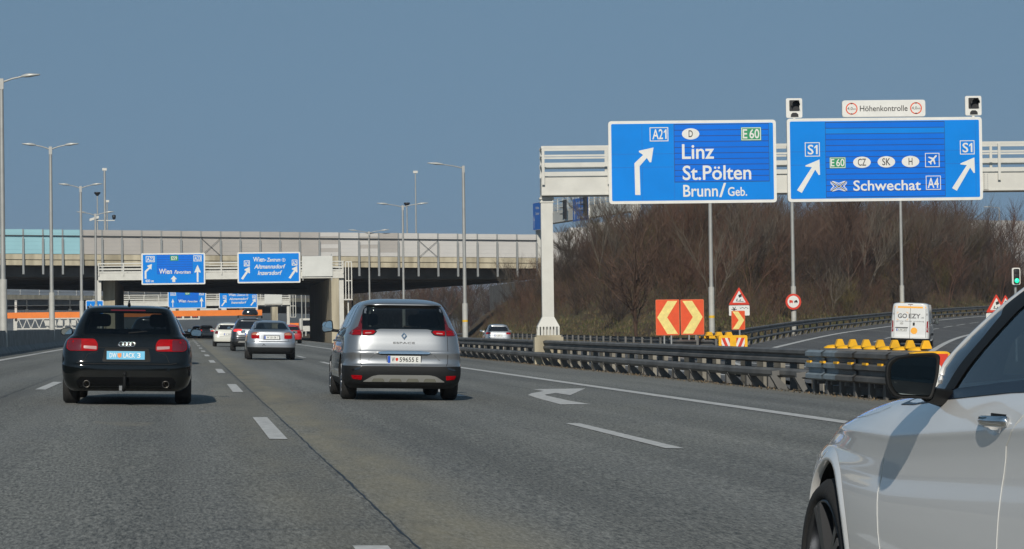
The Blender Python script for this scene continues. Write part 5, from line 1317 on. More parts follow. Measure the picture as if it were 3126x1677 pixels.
# ======================================================== silver people carrier
K = [(.19, .82, .22, 4.65, 8, 5), (.26, .90, .08, 4.75, 8, 5), (.36, .935, .02, 4.83, 8, 5), (.46, .944, .0, 4.86, 8, 5), (.545, .942, .01, 4.86, 8, 5), (.58, .940, .04, 4.85, 8, 5), (.66, .938, .055, 4.82, 8, 5), (.75, .935, .045, 4.75, 8, 5), (.80, .930, .065, 4.65, 8, 4.5), (.90, .918, .10, 4.45, 8, 4.5), (1.0, .90, .125, 4.2, 8, 4),
     (1.07, .875, .15, 3.95, 8, 4), (1.12, .85, .175, 3.78, 8, 4), (1.22, .80, .23, 3.55, 8, 5), (1.32, .755, .285, 3.3, 8, 5), (1.42, .705, .335, 3.05, 8, 5), (1.475, .67, .345, 2.88, 7.5, 5), (1.50, .65, .30, 2.8, 7.5, 5), (1.525, .625, .32, 2.7, 7, 4.5), (1.56, .57, .47, 2.5, 5, 4), (1.59, .46, .75, 2.25, 4, 4), (1.605, .30, 1.1, 2.0, 4, 4), (1.61, .06, 1.4, 1.7, 3, 3)]
x, y, z = on(1233, 1227, 38.0)
silver = paint('silver', (.31, .325, .34), .75, .32)
c = Car('silver people carrier with a black bumper and white plate, centre of the picture', (x, y, z), 0.0, silver, K, wheels(.96, 2.88, .345, .925, .24)); VEH.append(c)
K = [(k[0] if k[0] < 1.1 else 1.1+(k[0]-1.1)*1.11,)+tuple(k[1:]) for k in K]
gl_ = rpoly([(-.685, 1.118), (-.44, 1.105), (-.38, 1.125), (.38, 1.125), (.44, 1.105), (.685, 1.118), (.63, 1.42), (.57, 1.495), (.30, 1.522), (-.30, 1.522), (-.57, 1.495), (-.63, 1.42)], .04)
c.cabin(.66, 1.655); c.opening(rpoly([(-.58, 1.15), (.58, 1.15), (.53, 1.44), (.30, 1.485), (-.30, 1.485), (-.53, 1.44)], .08), 'y', -.3, .9); c.opening([(-.6, 1.15), (.6, 1.15), (.5, 1.46), (-.5, 1.46)], 'y', 2.7, 4.8)
c.rear('rear_window', gl_, glass_mat('rear_glass', (.10, .12, .12), 1.55), .005, .0)
def body_split(p, n): return 2 if (p.z < .545 and p.y < 4.9) else 0
c.finish([trim_black], .385, lambda p, n: 2 if p.z < .548 and (p.y < .60) else (2 if p.z < .33 else 0)); c.add_wheels(alloy, 5); c.interior(1.75, 1.15)
for sd_ in (-1, 1):
    for pts in ([(.66, 1.18), (1.30, 1.13), (1.36, 1.50), (.90, 1.50)], [(1.36, 1.13), (2.25, 1.12), (2.25, 1.51), (1.42, 1.51)], [(2.32, 1.12), (3.55, 1.10), (2.85, 1.50), (2.32, 1.51)]): c.side('side_window', rpoly(pts, .05), glass_side, .004, .01, .1, sd_)
    c.side('chrome_line', [(.62, 1.148), (3.6, 1.08), (3.6, 1.092), (.62, 1.162)], chrome, .006, .008, .2, sd_)
    c.side('door_moulding', [(1.45, .40), (3.3, .40), (3.3, .44), (1.45, .44)], chrome, .006, .008, .2, sd_)
    c.seam([(1.42, 1.1), (1.40, .9), (1.50, .5), (1.5, .35)], .01, face='side', sd_=sd_); c.seam([(2.30, 1.1), (2.28, .35)], .01, face='side', sd_=sd_); c.seam([(3.42, 1.05), (3.36, .35)], .01, face='side', sd_=sd_)
    for yy in (1.75, 2.55): 
        mb = MB(); p0 = c.side_at(yy, .93, .03, sd_); p1 = c.side_at(yy+.2, .925, .03, sd_); mb.tube([c.side_at(yy, .93, -.01, sd_), p0, p1, c.side_at(yy+.2, .925, -.01, sd_)], .014, 8); mb.build('door_handle', chrome, c.r, world=False)
for sgn in (-1, 1):
    M_ = lambda P: [(sgn*a, b) for a, b in P]
    l = c.rear('tail_lamp', M_(rpoly([(.42, 1.085), (.47, 1.03), (.55, 1.018), (.655, 1.018), (.655, 1.115), (.46, 1.118)], .012)), gloss_black, .008, .02, .05)
    c.rear('lens', M_(rpoly([(.445, 1.08), (.485, 1.043), (.56, 1.032), (.645, 1.032), (.645, 1.100), (.475, 1.103)], .012)), lens_red, .011, .004, .04, l)
    c.rear('lens_core', M_(rpoly([(.51, 1.055), (.61, 1.050), (.61, 1.066), (.51, 1.070)], .006)), lens_pale, .014, .004, .04, l)
    l = c.rear('tail_lamp', M_(rpoly([(.665, 1.018), (.80, 1.02), (.855, 1.045), (.80, 1.10), (.715, 1.16), (.645, 1.36), (.655, 1.118)], .01)), lens_dark_red, .006, .02, .04)
    for zz in (1.035, 1.062, 1.088): c.rear('lens', M_(rect(.675, zz, .80, zz+.014)), lens_red, .009, .004, .04, l)
    c.rear('reflector', M_(rpoly([(.665, .325), (.80, .34), (.825, .40), (.655, .395)], .015)), lens_red, .012, .02, .05)
    c.rear('air_vent', M_(rpoly([(.66, .545), (.83, .485), (.80, .47), (.70, .49)], .01)), gloss_black, .008, .01, .05)
    c.seam(M_([(.685, 1.01), (.688, .78), (.685, .60), (.66, .55)]), .008)
    c.seam(M_([(.42, .765), (.56, .635)]), .022, mat('crease_shadow', (.20, .21, .22), .4, .6))  # crease shade painted on as a darker strip
    c.mirror(sgn*1.00, 3.55, 1.16, .20, .23, trim_black)
c.rear('handle_bar', rpoly([(-.44, .735), (.44, .735), (.40, .765), (.25, .785), (-.25, .785), (-.40, .765)], .015), chrome, .022, .03, .05)
c.rear('plate_recess', rpoly([(-.42, .735), (.42, .735), (.36, .715), (-.36, .715)], .01), trim_black, .006, .01)
p, f = c.plate(.0, .648, .52, .115, [('W', .125, .215), ('59655', .36, .80), ('E', .86, .925)], .58, plate_white, ink)
mb = MB(); mb.plate([(-.135, .025), (-.095, .025), (-.095, -.01), (-.115, -.03), (-.135, -.01)], f, .002, 0, .003); mb.build('crest', sign_red, p, world=False)
o, ex, ey, en = c.rear_frame(0, 1.015, .008); fr = (o, ex, ey, en); mb = MB()
for sg in (-1, 1):
    mb.plate([(0, .058), (sg*.045, 0), (0, -.058), (0, -.030), (sg*.022, 0), (0, .030)], fr, .012)
mb.build('badge', chrome, c.r, world=False)
mb = MB(); put_text(mb, 'ESPACE', c.rear_frame(0, .905, .006), -.17, .17, -.012, .030, 0, .002, .0); mb.build('badge_letters', mat('badge_grey', (.10, .10, .10), .3, .5), c.r, world=False)
c.rear('skid_plate', rpoly([(-.65, .295), (-.50, .385), (-.40, .405), (.40, .405), (.50, .385), (.65, .295)], .03), silver_trim, .014, .02, .05)
for k in range(4): xx = -.405+.27*k; c.rear('skid_notch', rpoly([(xx-.105, .30), (xx-.075, .35), (xx+.075, .35), (xx+.105, .30)], .012), mat('olive_grey', (.16, .16, .13), .5), .017, .004, .05)
c.rear('under_cover', [(-.62, .205), (.62, .205), (.60, .285), (-.60, .285)], under, .004, .0)
mb = MB(); mb.tube([(.0, .205, 1.165), (.18, .20, 1.145), (.36, .195, 1.135)], [.016, .012, .008], 6); mb.build('wiper', trim_black, c.r, world=False)
mb = MB(); mb.box((-.4, .9, .26), (.5, .5, .14)); mb.build('silencer', under, c.r, world=False)
mb = MB(); mb.box((0, 3.2, 1.08), (1.4, .5, .1)); mb.build('dashboard', seat_m, c.r, world=False)

# ======================================================== silver saloon
K = [(.21, .76, .14, 4.35, 7, 5), (.28, .83, .05, 4.45, 7, 5), (.38, .865, .01, 4.52, 7, 5), (.47, .876, .0, 4.54, 7, 5), (.55, .878, .0, 4.54, 7, 5), (.64, .876, .01, 4.5, 7, 5), (.68, .872, .04, 4.45, 7, 5), (.80, .86, .06, 4.25, 7, 4.5), (.90, .835, .075, 3.95, 7, 4), (.97, .80, .09, 3.65, 6.5, 4), (1.02, .76, .12, 3.4, 6, 4), (1.045, .735, .22, 3.3, 5, 4), (1.06, .715, .45, 3.25, 4.5, 4),
     (1.08, .70, .62, 3.2, 5, 4.5), (1.15, .665, .80, 3.08, 5.5, 5), (1.25, .615, 1.04, 2.88, 6, 5), (1.33, .565, 1.24, 2.68, 6, 5), (1.37, .51, 1.38, 2.52, 5, 4), (1.395, .40, 1.58, 2.35, 4, 4), (1.41, .22, 1.8, 2.15, 4, 4), (1.413, .05, 1.9, 2.05, 3, 3)]
x, y, z = on(829, 1097, 86.5)
c = Car('silver saloon car ahead of the people carrier, dark strip along its bumper', (x, y, z), 0.0, paint('silver_blue', (.40, .42, .45), .7, .30), K, wheels(.95, 2.65, .31, .865, .205), yc=1.97); VEH.append(c)
w_ = rpoly([(-.66, 1.085), (.66, 1.085), (.54, 1.335), (-.54, 1.335)], .05)
c.cabin(.70, 1.40); c.opening([(-.56, 1.12), (.56, 1.12), (.48, 1.31), (-.48, 1.31)], 'y', .3, 1.6); c.opening([(-.56, 1.10), (.56, 1.10), (.46, 1.33), (-.46, 1.33)], 'y', 2.3, 4.0)
c.rear('rear_window', w_, glass_dark, .005, .0); c.finish([trim_black], .34, lambda p, n: 2 if p.z < .46 and p.y < .5 else 0); c.add_wheels(alloy, 5, False); c.interior(1.55, 1.08)
for sd_ in (-1, 1): c.side('side_window', rpoly([(1.15, 1.08), (3.0, 1.06), (2.55, 1.34), (1.42, 1.34)], .06), glass_side, .004, .01, .1, sd_)
for sgn in (-1, 1):
    l = c.rear('tail_lamp', [(sgn*a, b) for a, b in rpoly([(.44, .755), (.70, .755), (.735, .80), (.71, .95), (.62, .985), (.44, .96)], .02)], lens_red, .008, .02, .05)
    c.rear('turn_lens', [(sgn*a, b) for a, b in rpoly([(.46, .885), (.70, .885), (.69, .94), (.61, .97), (.46, .95)], .015)], mat('lens_amber', (.42, .20, .13), .2), .011, .004, .05, l)
    c.mirror(sgn*.95, 2.9, 1.0, .17, .12)
c.rear('plate_recess', rpoly([(-.31, .715), (.31, .715), (.29, .885), (-.29, .885)], .02), mat('recess_grey', (.16, .17, .18), .5), .003, .0)
c.plate(0, .80, .52, .115, 'W 50138 T', .58)
c.seam([(-.62, .655), (.62, .655)], .012); c.seam([(-.60, .66), (-.52, .98), (-.50, 1.03)], .008); c.seam([(.60, .66), (.52, .98), (.50, 1.03)], .008)
mb = MB(); put_text(mb, 'A', c.rear_frame(-.28, .535, .005), -.06, .06, -.03, .075, 0, .002, .0); mb.build('sticker', ink, c.r, world=False)

# ======================================================== generic estates, hatchbacks and SUVs farther off
def family(label, loc, H, hw, L, pm, lit=False, suv=False, tail=(.46, .80, .78, .93), win=(1.02, 1.30), plate_=True, yaw=0.0, group=None, tail_m=None, low_dark=.30, wheels_=None, name='car', cat='car', rails=False):
    k = H/1.45; zz = lambda v: v*k
    K = [(zz(.21), hw*.88, .12, L-.15, 8, 5), (zz(.28), hw*.96, .04, L-.06, 8, 5), (zz(.42), hw*.995, 0, L, 8, 5), (zz(.56), hw, .0, L, 8, 5), (zz(.62), hw, .04, L-.03, 8, 5), (zz(.78), hw*.985, .07, L-.25, 8, 4.5), (zz(.90), hw*.955, .10, L-.75, 8, 4), (zz(.98), hw*.90, .14, L-1.15, 8, 4), (zz(1.04), hw*.86, .18, L-1.35, 8, 4.5),
         (zz(1.16), hw*.80, .26, L-1.6, 8, 5), (zz(1.30), hw*.715, .36, L-1.95, 8, 5), (zz(1.36), hw*.665, .38, L-2.1, 7, 5), (zz(1.40), hw*.58, .48, L-2.25, 5, 4), (zz(1.43), hw*.42, .8, L-2.5, 4, 4), (zz(1.445), hw*.2, 1.2, max(1.8, L-2.7), 4, 4), (zz(1.45), hw*.05, 1.4, 1.62, 3, 3)]
    R = .35 if suv else .315
    c = Car(label, loc, yaw, pm, K, wheels(.92, L-1.85, R, hw*.99, .22), name, cat, sub=4, yc=1.5, group=group)
    w_ = rpoly([(-hw*.76, zz(win[0])), (hw*.76, zz(win[0])), (hw*.64, zz(win[1])), (-hw*.64, zz(win[1]))], .06)
    c.rear('rear_window', w_, gloss_black, .005, .01, .08)
    c.finish([trim_black], R+.035, lambda p, n: 2 if p.z < zz(low_dark) else 0); c.add_wheels(alloy, 5, False)
    for sd_ in (-1, 1): c.side('side_window', rpoly([(.75, zz(1.04)), (L-1.55, zz(1.02)), (L-2.1, zz(1.32)), (.95, zz(1.32))], .06), glass_side if False else gloss_black, .004, .01, .12, sd_)
    for sgn in (-1, 1):
        c.rear('tail_lamp', [(sgn*hw*a, zz(b)) for a, b in rpoly([(tail[0]*1.12, tail[2]), (tail[1]*1.12, tail[2]), (tail[1]*1.15, tail[3]), (tail[0]*1.16, tail[3])], .03)], tail_m or (lens_lit if lit else lens_red), .008, .02, .06)
        c.mirror(sgn*(hw+.09), L-1.75, zz(1.02), .18, .13)
    if plate_: c.plate(0, zz(.74), .52, .115, 'W 2841 K', .58)
    c.seam([(-hw*.68, zz(.60)), (hw*.68, zz(.60))], .012)
    if rails:
        for sd_ in (-1, 1): mb = MB(); mb.tube([(sd_*hw*.64, .8, zz(1.42)), (sd_*hw*.64, 1.6, zz(1.45)), (sd_*hw*.6, L-2.4, zz(1.42))], .02, 6); mb.build('roof_rail', chrome, c.r, world=False)
    VEH.append(c); return c
# dark SUV with a roof box
c = family('dark SUV with a black roof box, half hidden by the silver saloon', on(764, 1081, 119), 1.63, .915, 4.45, paint('anthracite', (.05, .053, .058), .5, .3), True, True, (.40, .80, .86, .96), (1.02, 1.29), low_dark=.42)
c.rear('lower_garnish', rpoly([(-.62, .42), (.62, .42), (.55, .50), (-.55, .50)], .03), silver_trim, .012, .02); c.rear('hatch_panel', rpoly([(-.60, .80), (.60, .80), (.50, 1.08), (-.50, 1.08)], .06), mat('silver_panel', (.40, .42, .44), .3, .6), .006, .01)
bx = MB(); prof = []; 
for d, k in ((0, .55), (.06, .8), (.22, .97), (.6, 1.0), (1.3, .98), (1.75, .8), (1.95, .4)):
    prof.append([Vector((a*k*.95, .55+d, 1.76+.02+b*(.6+.4*k))) for a, b in rpoly([(-.42, 0), (.42, 0), (.40, .16), (.28, .30), (-.28, .30), (-.40, .16)], .07, 3)])
n = len(prof[0]); bx.add([p for q in prof for p in q], [(i*n+k, i*n+(k+1) % n, (i+1)*n+(k+1) % n, (i+1)*n+k) for i in range(len(prof)-1) for k in range(n)]+[list(range(n))[::-1], list(range((len(prof)-1)*n, len(prof)*n))], 0, True)
rb = thing('roof_box', 'glossy black roof box carried on top of the dark SUV', 'roof box', WM[c.r.name] @ Vector((0, .55, 1.76)), Matrix.Rotation(math.atan(.025), 4, 'Y'))
bx.v = [v-Vector((0, .55, 1.76)) for v in bx.v]; bx.build('shell', gloss_black, rb, world=False)
for yy in (.45, 1.25): mb = MB(); mb.bar((-.60, yy, -.02), (.60, yy, -.02), .05, .03); [mb.box((sx*.58, yy, -.07), (.05, .08, .12)) for sx in (-1, 1)]; mb.build('cross_bar', trim_black, rb, world=False)
c = family('white estate car with roof rails ahead of the dark SUV', on(697, 1068, 147), 1.47, .905, 4.65, paint('white_ivory', (.66, .66, .60), 0, .3), False, False, (.60, .80, .76, .94), tail_m=lens_dark_red, rails=True)
family('grey estate car with a lit brake lamp in the shade of the overpass', on(630, 1053, 262), 1.45, .90, 4.6, paint('grey', (.45, .45, .45), .3, .3), True)
family('small dark blue car at the left of the distant grey estate', on(603, 1049, 310), 1.40, .85, 3.9, paint('dark_blue', (.02, .05, .14), .3, .3))
family('red hatchback partly hidden behind the silver saloon', on(889, 1060, 190), 1.47, .87, 4.1, paint('red', (.42, .018, .018), 0, .3))
family('dark car almost hidden by the black estate in front of us', on(477, 1112, 73), 1.46, .91, 4.7, paint('midnight', (.012, .016, .026), .2, .25))
p = at_depth(1521, 1020, 163)
family('silver estate car on the exit road behind the guardrail', (p.x, p.y, -.47), 1.56, .91, 4.6, paint('silver_far', (.42, .44, .46), .6, .3), False, True, (.50, .82, .82, .94), (1.0, 1.30), yaw=rad(-3.5))
family('car roof just showing above the median barrier', (-13.5, 140, .33), 1.43, .88, 4.4, paint('dark_green', (.02, .03, .025), .2, .3), yaw=rad(180))

# ======================================================== white van
K = [(.30, .90, .10, 5.2, 14, 6), (.36, .955, .03, 5.35, 14, 6), (.50, .98, .0, 5.4, 14, 6), (.70, .985, .02, 5.4, 14, 6), (1.0, .98, .03, 5.2, 14, 6), (1.2, .97, .04, 4.8, 14, 5), (1.5, .955, .05, 4.45, 14, 6), (1.9, .93, .07, 4.0, 13, 6), (2.15, .90, .085, 3.7, 11, 6), (2.23, .85, .10, 3.55, 9, 5), (2.27, .74, .18, 3.4, 7, 5), (2.29, .5, .5, 3.0, 5, 4), (2.295, .1, 1.4, 2.2, 3, 3)]
p = at_depth(2776, 1058, 124)
white_p = paint('white', (.66, .67, .66), 0, .35)
c = Car('white panel van with orange stripe and round orange sticker on the slip road', (p.x, p.y, ground_z(p.x, p.y)+.03), rad(-20.5), white_p, K, wheels(.95, 3.3, .33, .96, .22), 'van', 'van', .04, yc=1.8); VEH.append(c)
c.finish([trim_black], .37, lambda q, n: 2 if q.z < .47 and (q.y < .6) else 0); c.add_wheels(alloy, 5, False)
c.rear('header_stripe', rpoly([(-.80, 2.01), (.80, 2.01), (.78, 2.10), (-.78, 2.10)], .02), mat('van_orange', (.85, .38, .02), .45), .004, .0, .2)
mb = MB()
for t_, x0, x1, zb_, cap in (('GO', -.62, -.16, 1.50, .22), ('EZY', -.07, .52, 1.50, .22)): put_text(mb, t_, c.rear_frame(0, zb_, .008), x0, x1, 0, cap, 0, .0, .02)
put_text(mb, '.at', c.rear_frame(0, 1.50, .008), .54, .70, 0, .10, 0, 0, 0); put_text(mb, 'günstig  flexibel  zuverlässig', c.rear_frame(0, 1.32, .008), -.68, .70, 0, .05, 0, 0, 0)
mb.build('lettering', mat('van_letters', (.07, .07, .075), .5), c.r, world=False)
mb = MB(); f = c.rear_frame(-.39, 1.60, .006)
for a, b in ((-1, 1), (1, 1), (-1, -1), (1, -1)): mb.plate([(a*.28, b*.20), (a*.18, b*.20), (a*.18, b*.185), (a*.265, b*.185), (a*.265, b*.10), (a*.28, b*.10)], f, .002)
mb.build('corner_mark', mat('van_orange', (.85, .38, .02), .45), c.r, world=False)
c.rear('round_sticker', ellipse(.21, .86, .17, .17, 28), mat('van_orange', (.85, .38, .02), .45), .007, .003, .1)
for sgn in (-1, 1):
    c.rear('tail_lamp', [(sgn*a, b) for a, b in rpoly([(.83, .80), (.965, .80), (.955, 1.36), (.84, 1.36)], .03)], lens_red, .010, .03, .08)
    c.rear('reverse_lens', [(sgn*a, b) for a, b in rpoly([(.845, .90), (.95, .90), (.95, 1.02), (.845, 1.02)], .02)], lens_pale, .013, .004, .08); c.rear('hinge', [(sgn*a, b) for a, b in rect(.80, 1.66, .88, 1.76)], mat('hinge_grey', (.4, .4, .4), .5), .015, .02); c.seam([(sgn*.80, .52), (sgn*.785, 2.0)], .015)
    c.mirror(sgn*1.13, 4.0, 1.35, .22, .32, trim_black)
c.seam([(0, .36), (0, 2.2)], .018); c.rear('lock_plate', rpoly(rect(.14, 1.12, .24, 1.28), .03), trim_black, .012, .02); c.rear('badge', ellipse(-.42, 1.22, .09, .06, 20), silver_trim, .01, .01); c.rear('plate_recess', rect(-.74, .99, -.10, 1.03), trim_black, .012, .02)
c.plate(-.42, .90, .50, .115, 'S 84F 2D', .58); c.rear('brake_lamp', rect(-.12, 2.18, .12, 2.21), lens_dark_red, .01, .01)
for sd_ in (-1, 1):
    c.side('side_window', rpoly([(3.2, 1.25), (4.45, 1.22), (4.0, 1.85), (3.2, 1.88)], .08), gloss_black, .004, .01, .15, sd_); c.side('side_panel', rpoly([(.5, 1.25), (1.6, 1.25), (1.6, 1.85), (.5, 1.85)], .05), mat('panel_grey', (.45, .46, .46), .5), .002, .0, .2, sd_)
    c.side('rub_strip', rect(1.4, .62, 3.8, .74), trim_black, .01, .02, .2, sd_)

# ======================================================== distant lorry and works vehicle under the overpass
p = at_depth(935, 1010, 425); zz = road_z(p.x)
r = thing('tipper_lorry', 'orange and white works lorry in the shade behind the lamp posts', 'lorry', (p.x, p.y, zz))
mb = MB(); mb.box((p.x, p.y, zz+1.9), (2.4, 2.0, 2.2)); mb.box((p.x, p.y-.02, zz+2.95), (2.3, 1.8, .16)); mb.build('cab', steel_white, r)
mb = MB(); mb.plate(rpoly(rect(-.9, 0, .9, .95), .1), (Vector((p.x, p.y-1.02, zz+1.75)), Vector((1, 0, 0)), Vector((0, 0, 1)), Vector((0, -1, 0))), .03); mb.build('window', gloss_black, r)
mb = MB(); mb.box((p.x-2.6, p.y+2.0, zz+1.5), (2.6, 4.5, 1.5)); mb.box((p.x-2.6, p.y-.3, zz+1.3), (2.5, .12, 1.5)); mb.build('tipper_body', orange, r)
for dx in (-3.5, -1.7, -.9, .9):
    mb = MB(); mb.lathe([(.2, -.15), (.48, -.15), (.5, -.1), (.5, .1), (.48, .15), (.2, .15)], (p.x+dx, p.y, zz+.5), (1, 0, 0), 20); mb.build('wheel', tyre_m, r)
# ======================================================== white saloon (right foreground)
K = [(.17, .80, .18, 4.58, 7, 5), (.22, .85, .10, 4.70, 7, 5), (.30, .88, .05, 4.78, 7, 5), (.40, .895, .01, 4.81, 7, 5.5), (.52, .900, .0, 4.81, 7, 5.5), (.62, .896, .01, 4.80, 7, 5.5), (.70, .886, .02, 4.76, 7, 5.5), (.755, .885, .035, 4.68, 7, 5), (.80, .889, .05, 4.54, 7, 5), (.825, .893, .06, 4.45, 7, 5), (.845, .888, .065, 4.35, 7, 5), (.885, .870, .08, 4.13, 7, 5.2), (.922, .843, .13, 3.86, 7, 5.5), (.945, .82, .3, 3.56, 6, 6),
     (.958, .805, .5, 3.32, 6, 7), (1.05, .772, .70, 3.19, 6, 10), (1.2, .70, .90, 2.82, 6, 10), (1.32, .625, 1.08, 2.50, 6, 9), (1.385, .545, 1.22, 2.42, 5, 6), (1.42, .42, 1.36, 2.08, 4, 4), (1.437, .22, 1.5, 1.84, 4, 4), (1.442, .05, 1.6, 1.72, 3, 3)]
def tiltz(z, y, x):
    b = sstep(.5, .76, z)*(1-sstep(1.0, 1.3, z)); return z-(max(1.0, min(3.15, y))-2.7)*.06*b
white_car = mat('paint_polar_white', (.87, .865, .85), .25, 0.0, coat=1.0, spec=.4, var=.01, scale=1)
c = Car('white saloon car in the right foreground, seen from its left front door forward', (2.975, 3.984, road_z(3.024)), 0.0, white_car, K, wheels(1.06, 2.93, .312, .872, .225), sub=7, yc=1.65, zmap=tiltz, side_n=70); VEH.append(c)
door_glass = [(2.80, .952), (1.62, 1.01), (1.62, 1.345), (1.98, 1.335), (2.34, 1.25), (2.50, 1.175)]
rear_glass = [(1.50, 1.015), (.72, 1.05), (.95, 1.25), (1.20, 1.325), (1.50, 1.345)]
c.cabin(.72, 1.435, .055, 3.0)
ins = lambda P, k: [(sum(p[0] for p in P)/len(P)*(1-k)+a*k, sum(p[1] for p in P)/len(P)*(1-k)+b*k) for a, b in P]
c.opening(ins(door_glass, .93), 'x', -1.2, 1.2); c.opening(ins(rear_glass, .92), 'x', -1.2, 1.2)
c.opening([(-.62, .99), (.62, .99), (.50, 1.34), (-.50, 1.34)], 'y', 2.1, 3.6); c.opening([(-.5, 1.05), (.5, 1.05), (.42, 1.32), (-.42, 1.32)], 'y', .3, 1.5)
for sd_ in (-1, 1):                       # bowl behind the door handle
    n, m_ = 20, 12; V = [Vector((sd_*.966, 2.185, .872))+Vector((math.sin(math.pi*j/m_)*math.cos(2*math.pi*i/n)*.085, math.sin(math.pi*j/m_)*math.sin(2*math.pi*i/n)*.125, math.cos(math.pi*j/m_)*.062)) for j in range(1, m_) for i in range(n)]
    F = [[j*n+i, j*n+(i+1) % n, (j+1)*n+(i+1) % n, (j+1)*n+i] for j in range(m_-2) for i in range(n)]+[list(range(n)), list(range((m_-2)*n, (m_-1)*n))[::-1]]
    c.cut.append((V, F, white_car))
navy_trim = mat('navy_glass_trim', (.006, .010, .020), .25, spec=.08)
seam_white = mat('edge_paint', (.80, .80, .76), .25, coat=1.0); seam_dark = mat('gap_grey', (.05, .05, .055), .6)
clear = glass_mat('side_glass', (.30, .36, .38), 1.6)
for sd_ in (-1, 1):
    # frame strips: belt strip, quarter panel, pillar post, roof strip
    c.side('belt_strip', [(3.27, .893), (3.10, .898), (2.78, .922), (2.2, .957), (1.5, .985), (.55, 1.035), (.57, 1.055), (1.5, 1.018), (2.2, .990), (2.80, .952), (2.92, .940), (3.22, .915)], navy_trim, .004, .006, .06, sd_)
    c.side('quarter_pane', [(3.20, .917), (2.92, .940), (2.70, 1.10), (2.64, 1.165), (2.70, 1.195), (3.02, 1.055), (3.15, .965)], mat('quarter_glass', (.010, .018, .030), .12, spec=.2), .004, .006, .05, sd_)
    c.side('mirror_post', [(2.92, .940), (2.80, .952), (2.50, 1.175), (2.34, 1.25), (2.44, 1.30), (2.70, 1.195), (2.64, 1.165), (2.70, 1.10)], trim_black, .006, .008, .05, sd_)
    c.side('roof_strip', [(2.34, 1.25), (1.98, 1.335), (1.62, 1.345), (1.50, 1.345), (1.20, 1.325), (.95, 1.25), (.92, 1.29), (1.35, 1.37), (1.98, 1.372), (2.44, 1.30)], navy_trim, .004, .006, .05, sd_)
    c.side('centre_post', [(1.62, 1.01), (1.50, 1.015), (1.50, 1.345), (1.62, 1.345)], gloss_black, .004, .006, .05, sd_)
    c.side('door_window', door_glass, clear, .001, .0, .06, sd_); c.side('rear_door_window', rear_glass, clear, .001, .0, .06, sd_)
    # shut lines
    c.edge([(3.245, .73), (3.262, .62), (3.235, .50), (3.185, .35), (3.16, .2)], seam_white, sd_)
    c.edge([(1.86, .985), (1.93, .945), (1.992, .90), (2.10, .82), (2.13, .712), (2.135, .54), (2.125, .25)], seam_white, sd_)
    c.seam([(3.37, .884), (3.45, .866), (3.6, .848), (3.9, .828), (4.35, .79)], .005, seam_white, .002, 'side', sd_, 'bonnet_edge')
    c.seam([(4.40, .78), (4.42, .60), (4.44, .50)], .006, seam_dark, .002, 'side', sd_)
    c.side('headlamp', rpoly([(4.42, .69), (4.44, .755), (4.54, .745), (4.68, .68), (4.67, .62)], .02), mat('headlamp_lens', (.42, .42, .44), .08, coat=1.0), .005, .01, .05, sd_)
    c.side('sill', [(1.25, .17), (3.45, .17), (3.45, .215), (1.25, .215)], trim_black, .005, .01, .1, sd_)
    # chrome pull handle with its gap shade painted as a black box
    h = MB(); pts = []
    for i in range(13):
        k = i/12; y_ = 2.285-.20*k; pts.append(Vector((sd_*(.893+.018*math.sin(math.pi*k)**.6), y_, .880+.004*k)))
    vs = []
    for p_ in pts:
        for q in range(8): a = 2*math.pi*q/8; vs.append(p_+Vector((sd_*.009*math.cos(a), 0, .014*math.sin(a))))
    h.add(vs, [(i*8+q, i*8+(q+1) % 8, (i+1)*8+(q+1) % 8, (i+1)*8+q) for i in range(12) for q in range(8)]+[list(range(8)), list(range(96, 104))], 0, True); ho = h.build('door_handle', chrome, c.r, world=False)
    h = MB(); h.box((sd_*.874, 2.185, .897), (.014, .12, .008)); h.build('handle_shadow_gap', trim_black, ho, world=False)
    # rolled wheel arch lip
    for wy in (1.06, 3.99):
        mb = MB(); n = 44; R0, prof = .3715, [(0, -.02), (0, .006), (.006, .009), (.018, .007), (.04, .0012)]; vs = []
        for i in range(n+1):
            a = rad(-18)+rad(216)*i/n
            for dr, off in prof:
                y_, z_ = wy+(R0+dr)*math.cos(a), .312+(R0+dr)*math.sin(a); vs.append(c.side_at(y_, max(.18, z_), off, sd_))
        m_ = len(prof); mb.add(vs, [(i*m_+j, i*m_+j+1, (i+1)*m_+j+1, (i+1)*m_+j) for i in range(n) for j in range(m_-1)], 0, True); mb.build('arch_lip', white_car, c.r, world=False)
for sd_ in (-1, 1):                       # slim painted edge of the windscreen pillar
    P = []
    for r_ in c.rows:
        if .965 < r_[0] < 1.385: P.append(c.rear_at(sd_*r_[1]*.955, r_[0], .002, True))
    mb = MB(); mb.tube(P, .011, 8); mb.build('pillar_edge', white_car, c.r, world=False)
mb = MB(); f = [c.rear_at(x_, z_, .003, True) for z_ in (.965, 1.1, 1.22, 1.34) for x_ in [(-.68+1.36*i/10)*(1-(z_-.965)*.42) for i in range(11)]]
mb.add(f, [(j*11+i, j*11+i+1, (j+1)*11+i+1, (j+1)*11+i) for j in range(3) for i in range(10)], 0, True); mb.build('windscreen', clear, c.r, world=False)
c.finish(arch_r=.374); c.add_wheels(mat('alloy_dark', (.10, .105, .115), .3, .85), 5, True, .72)
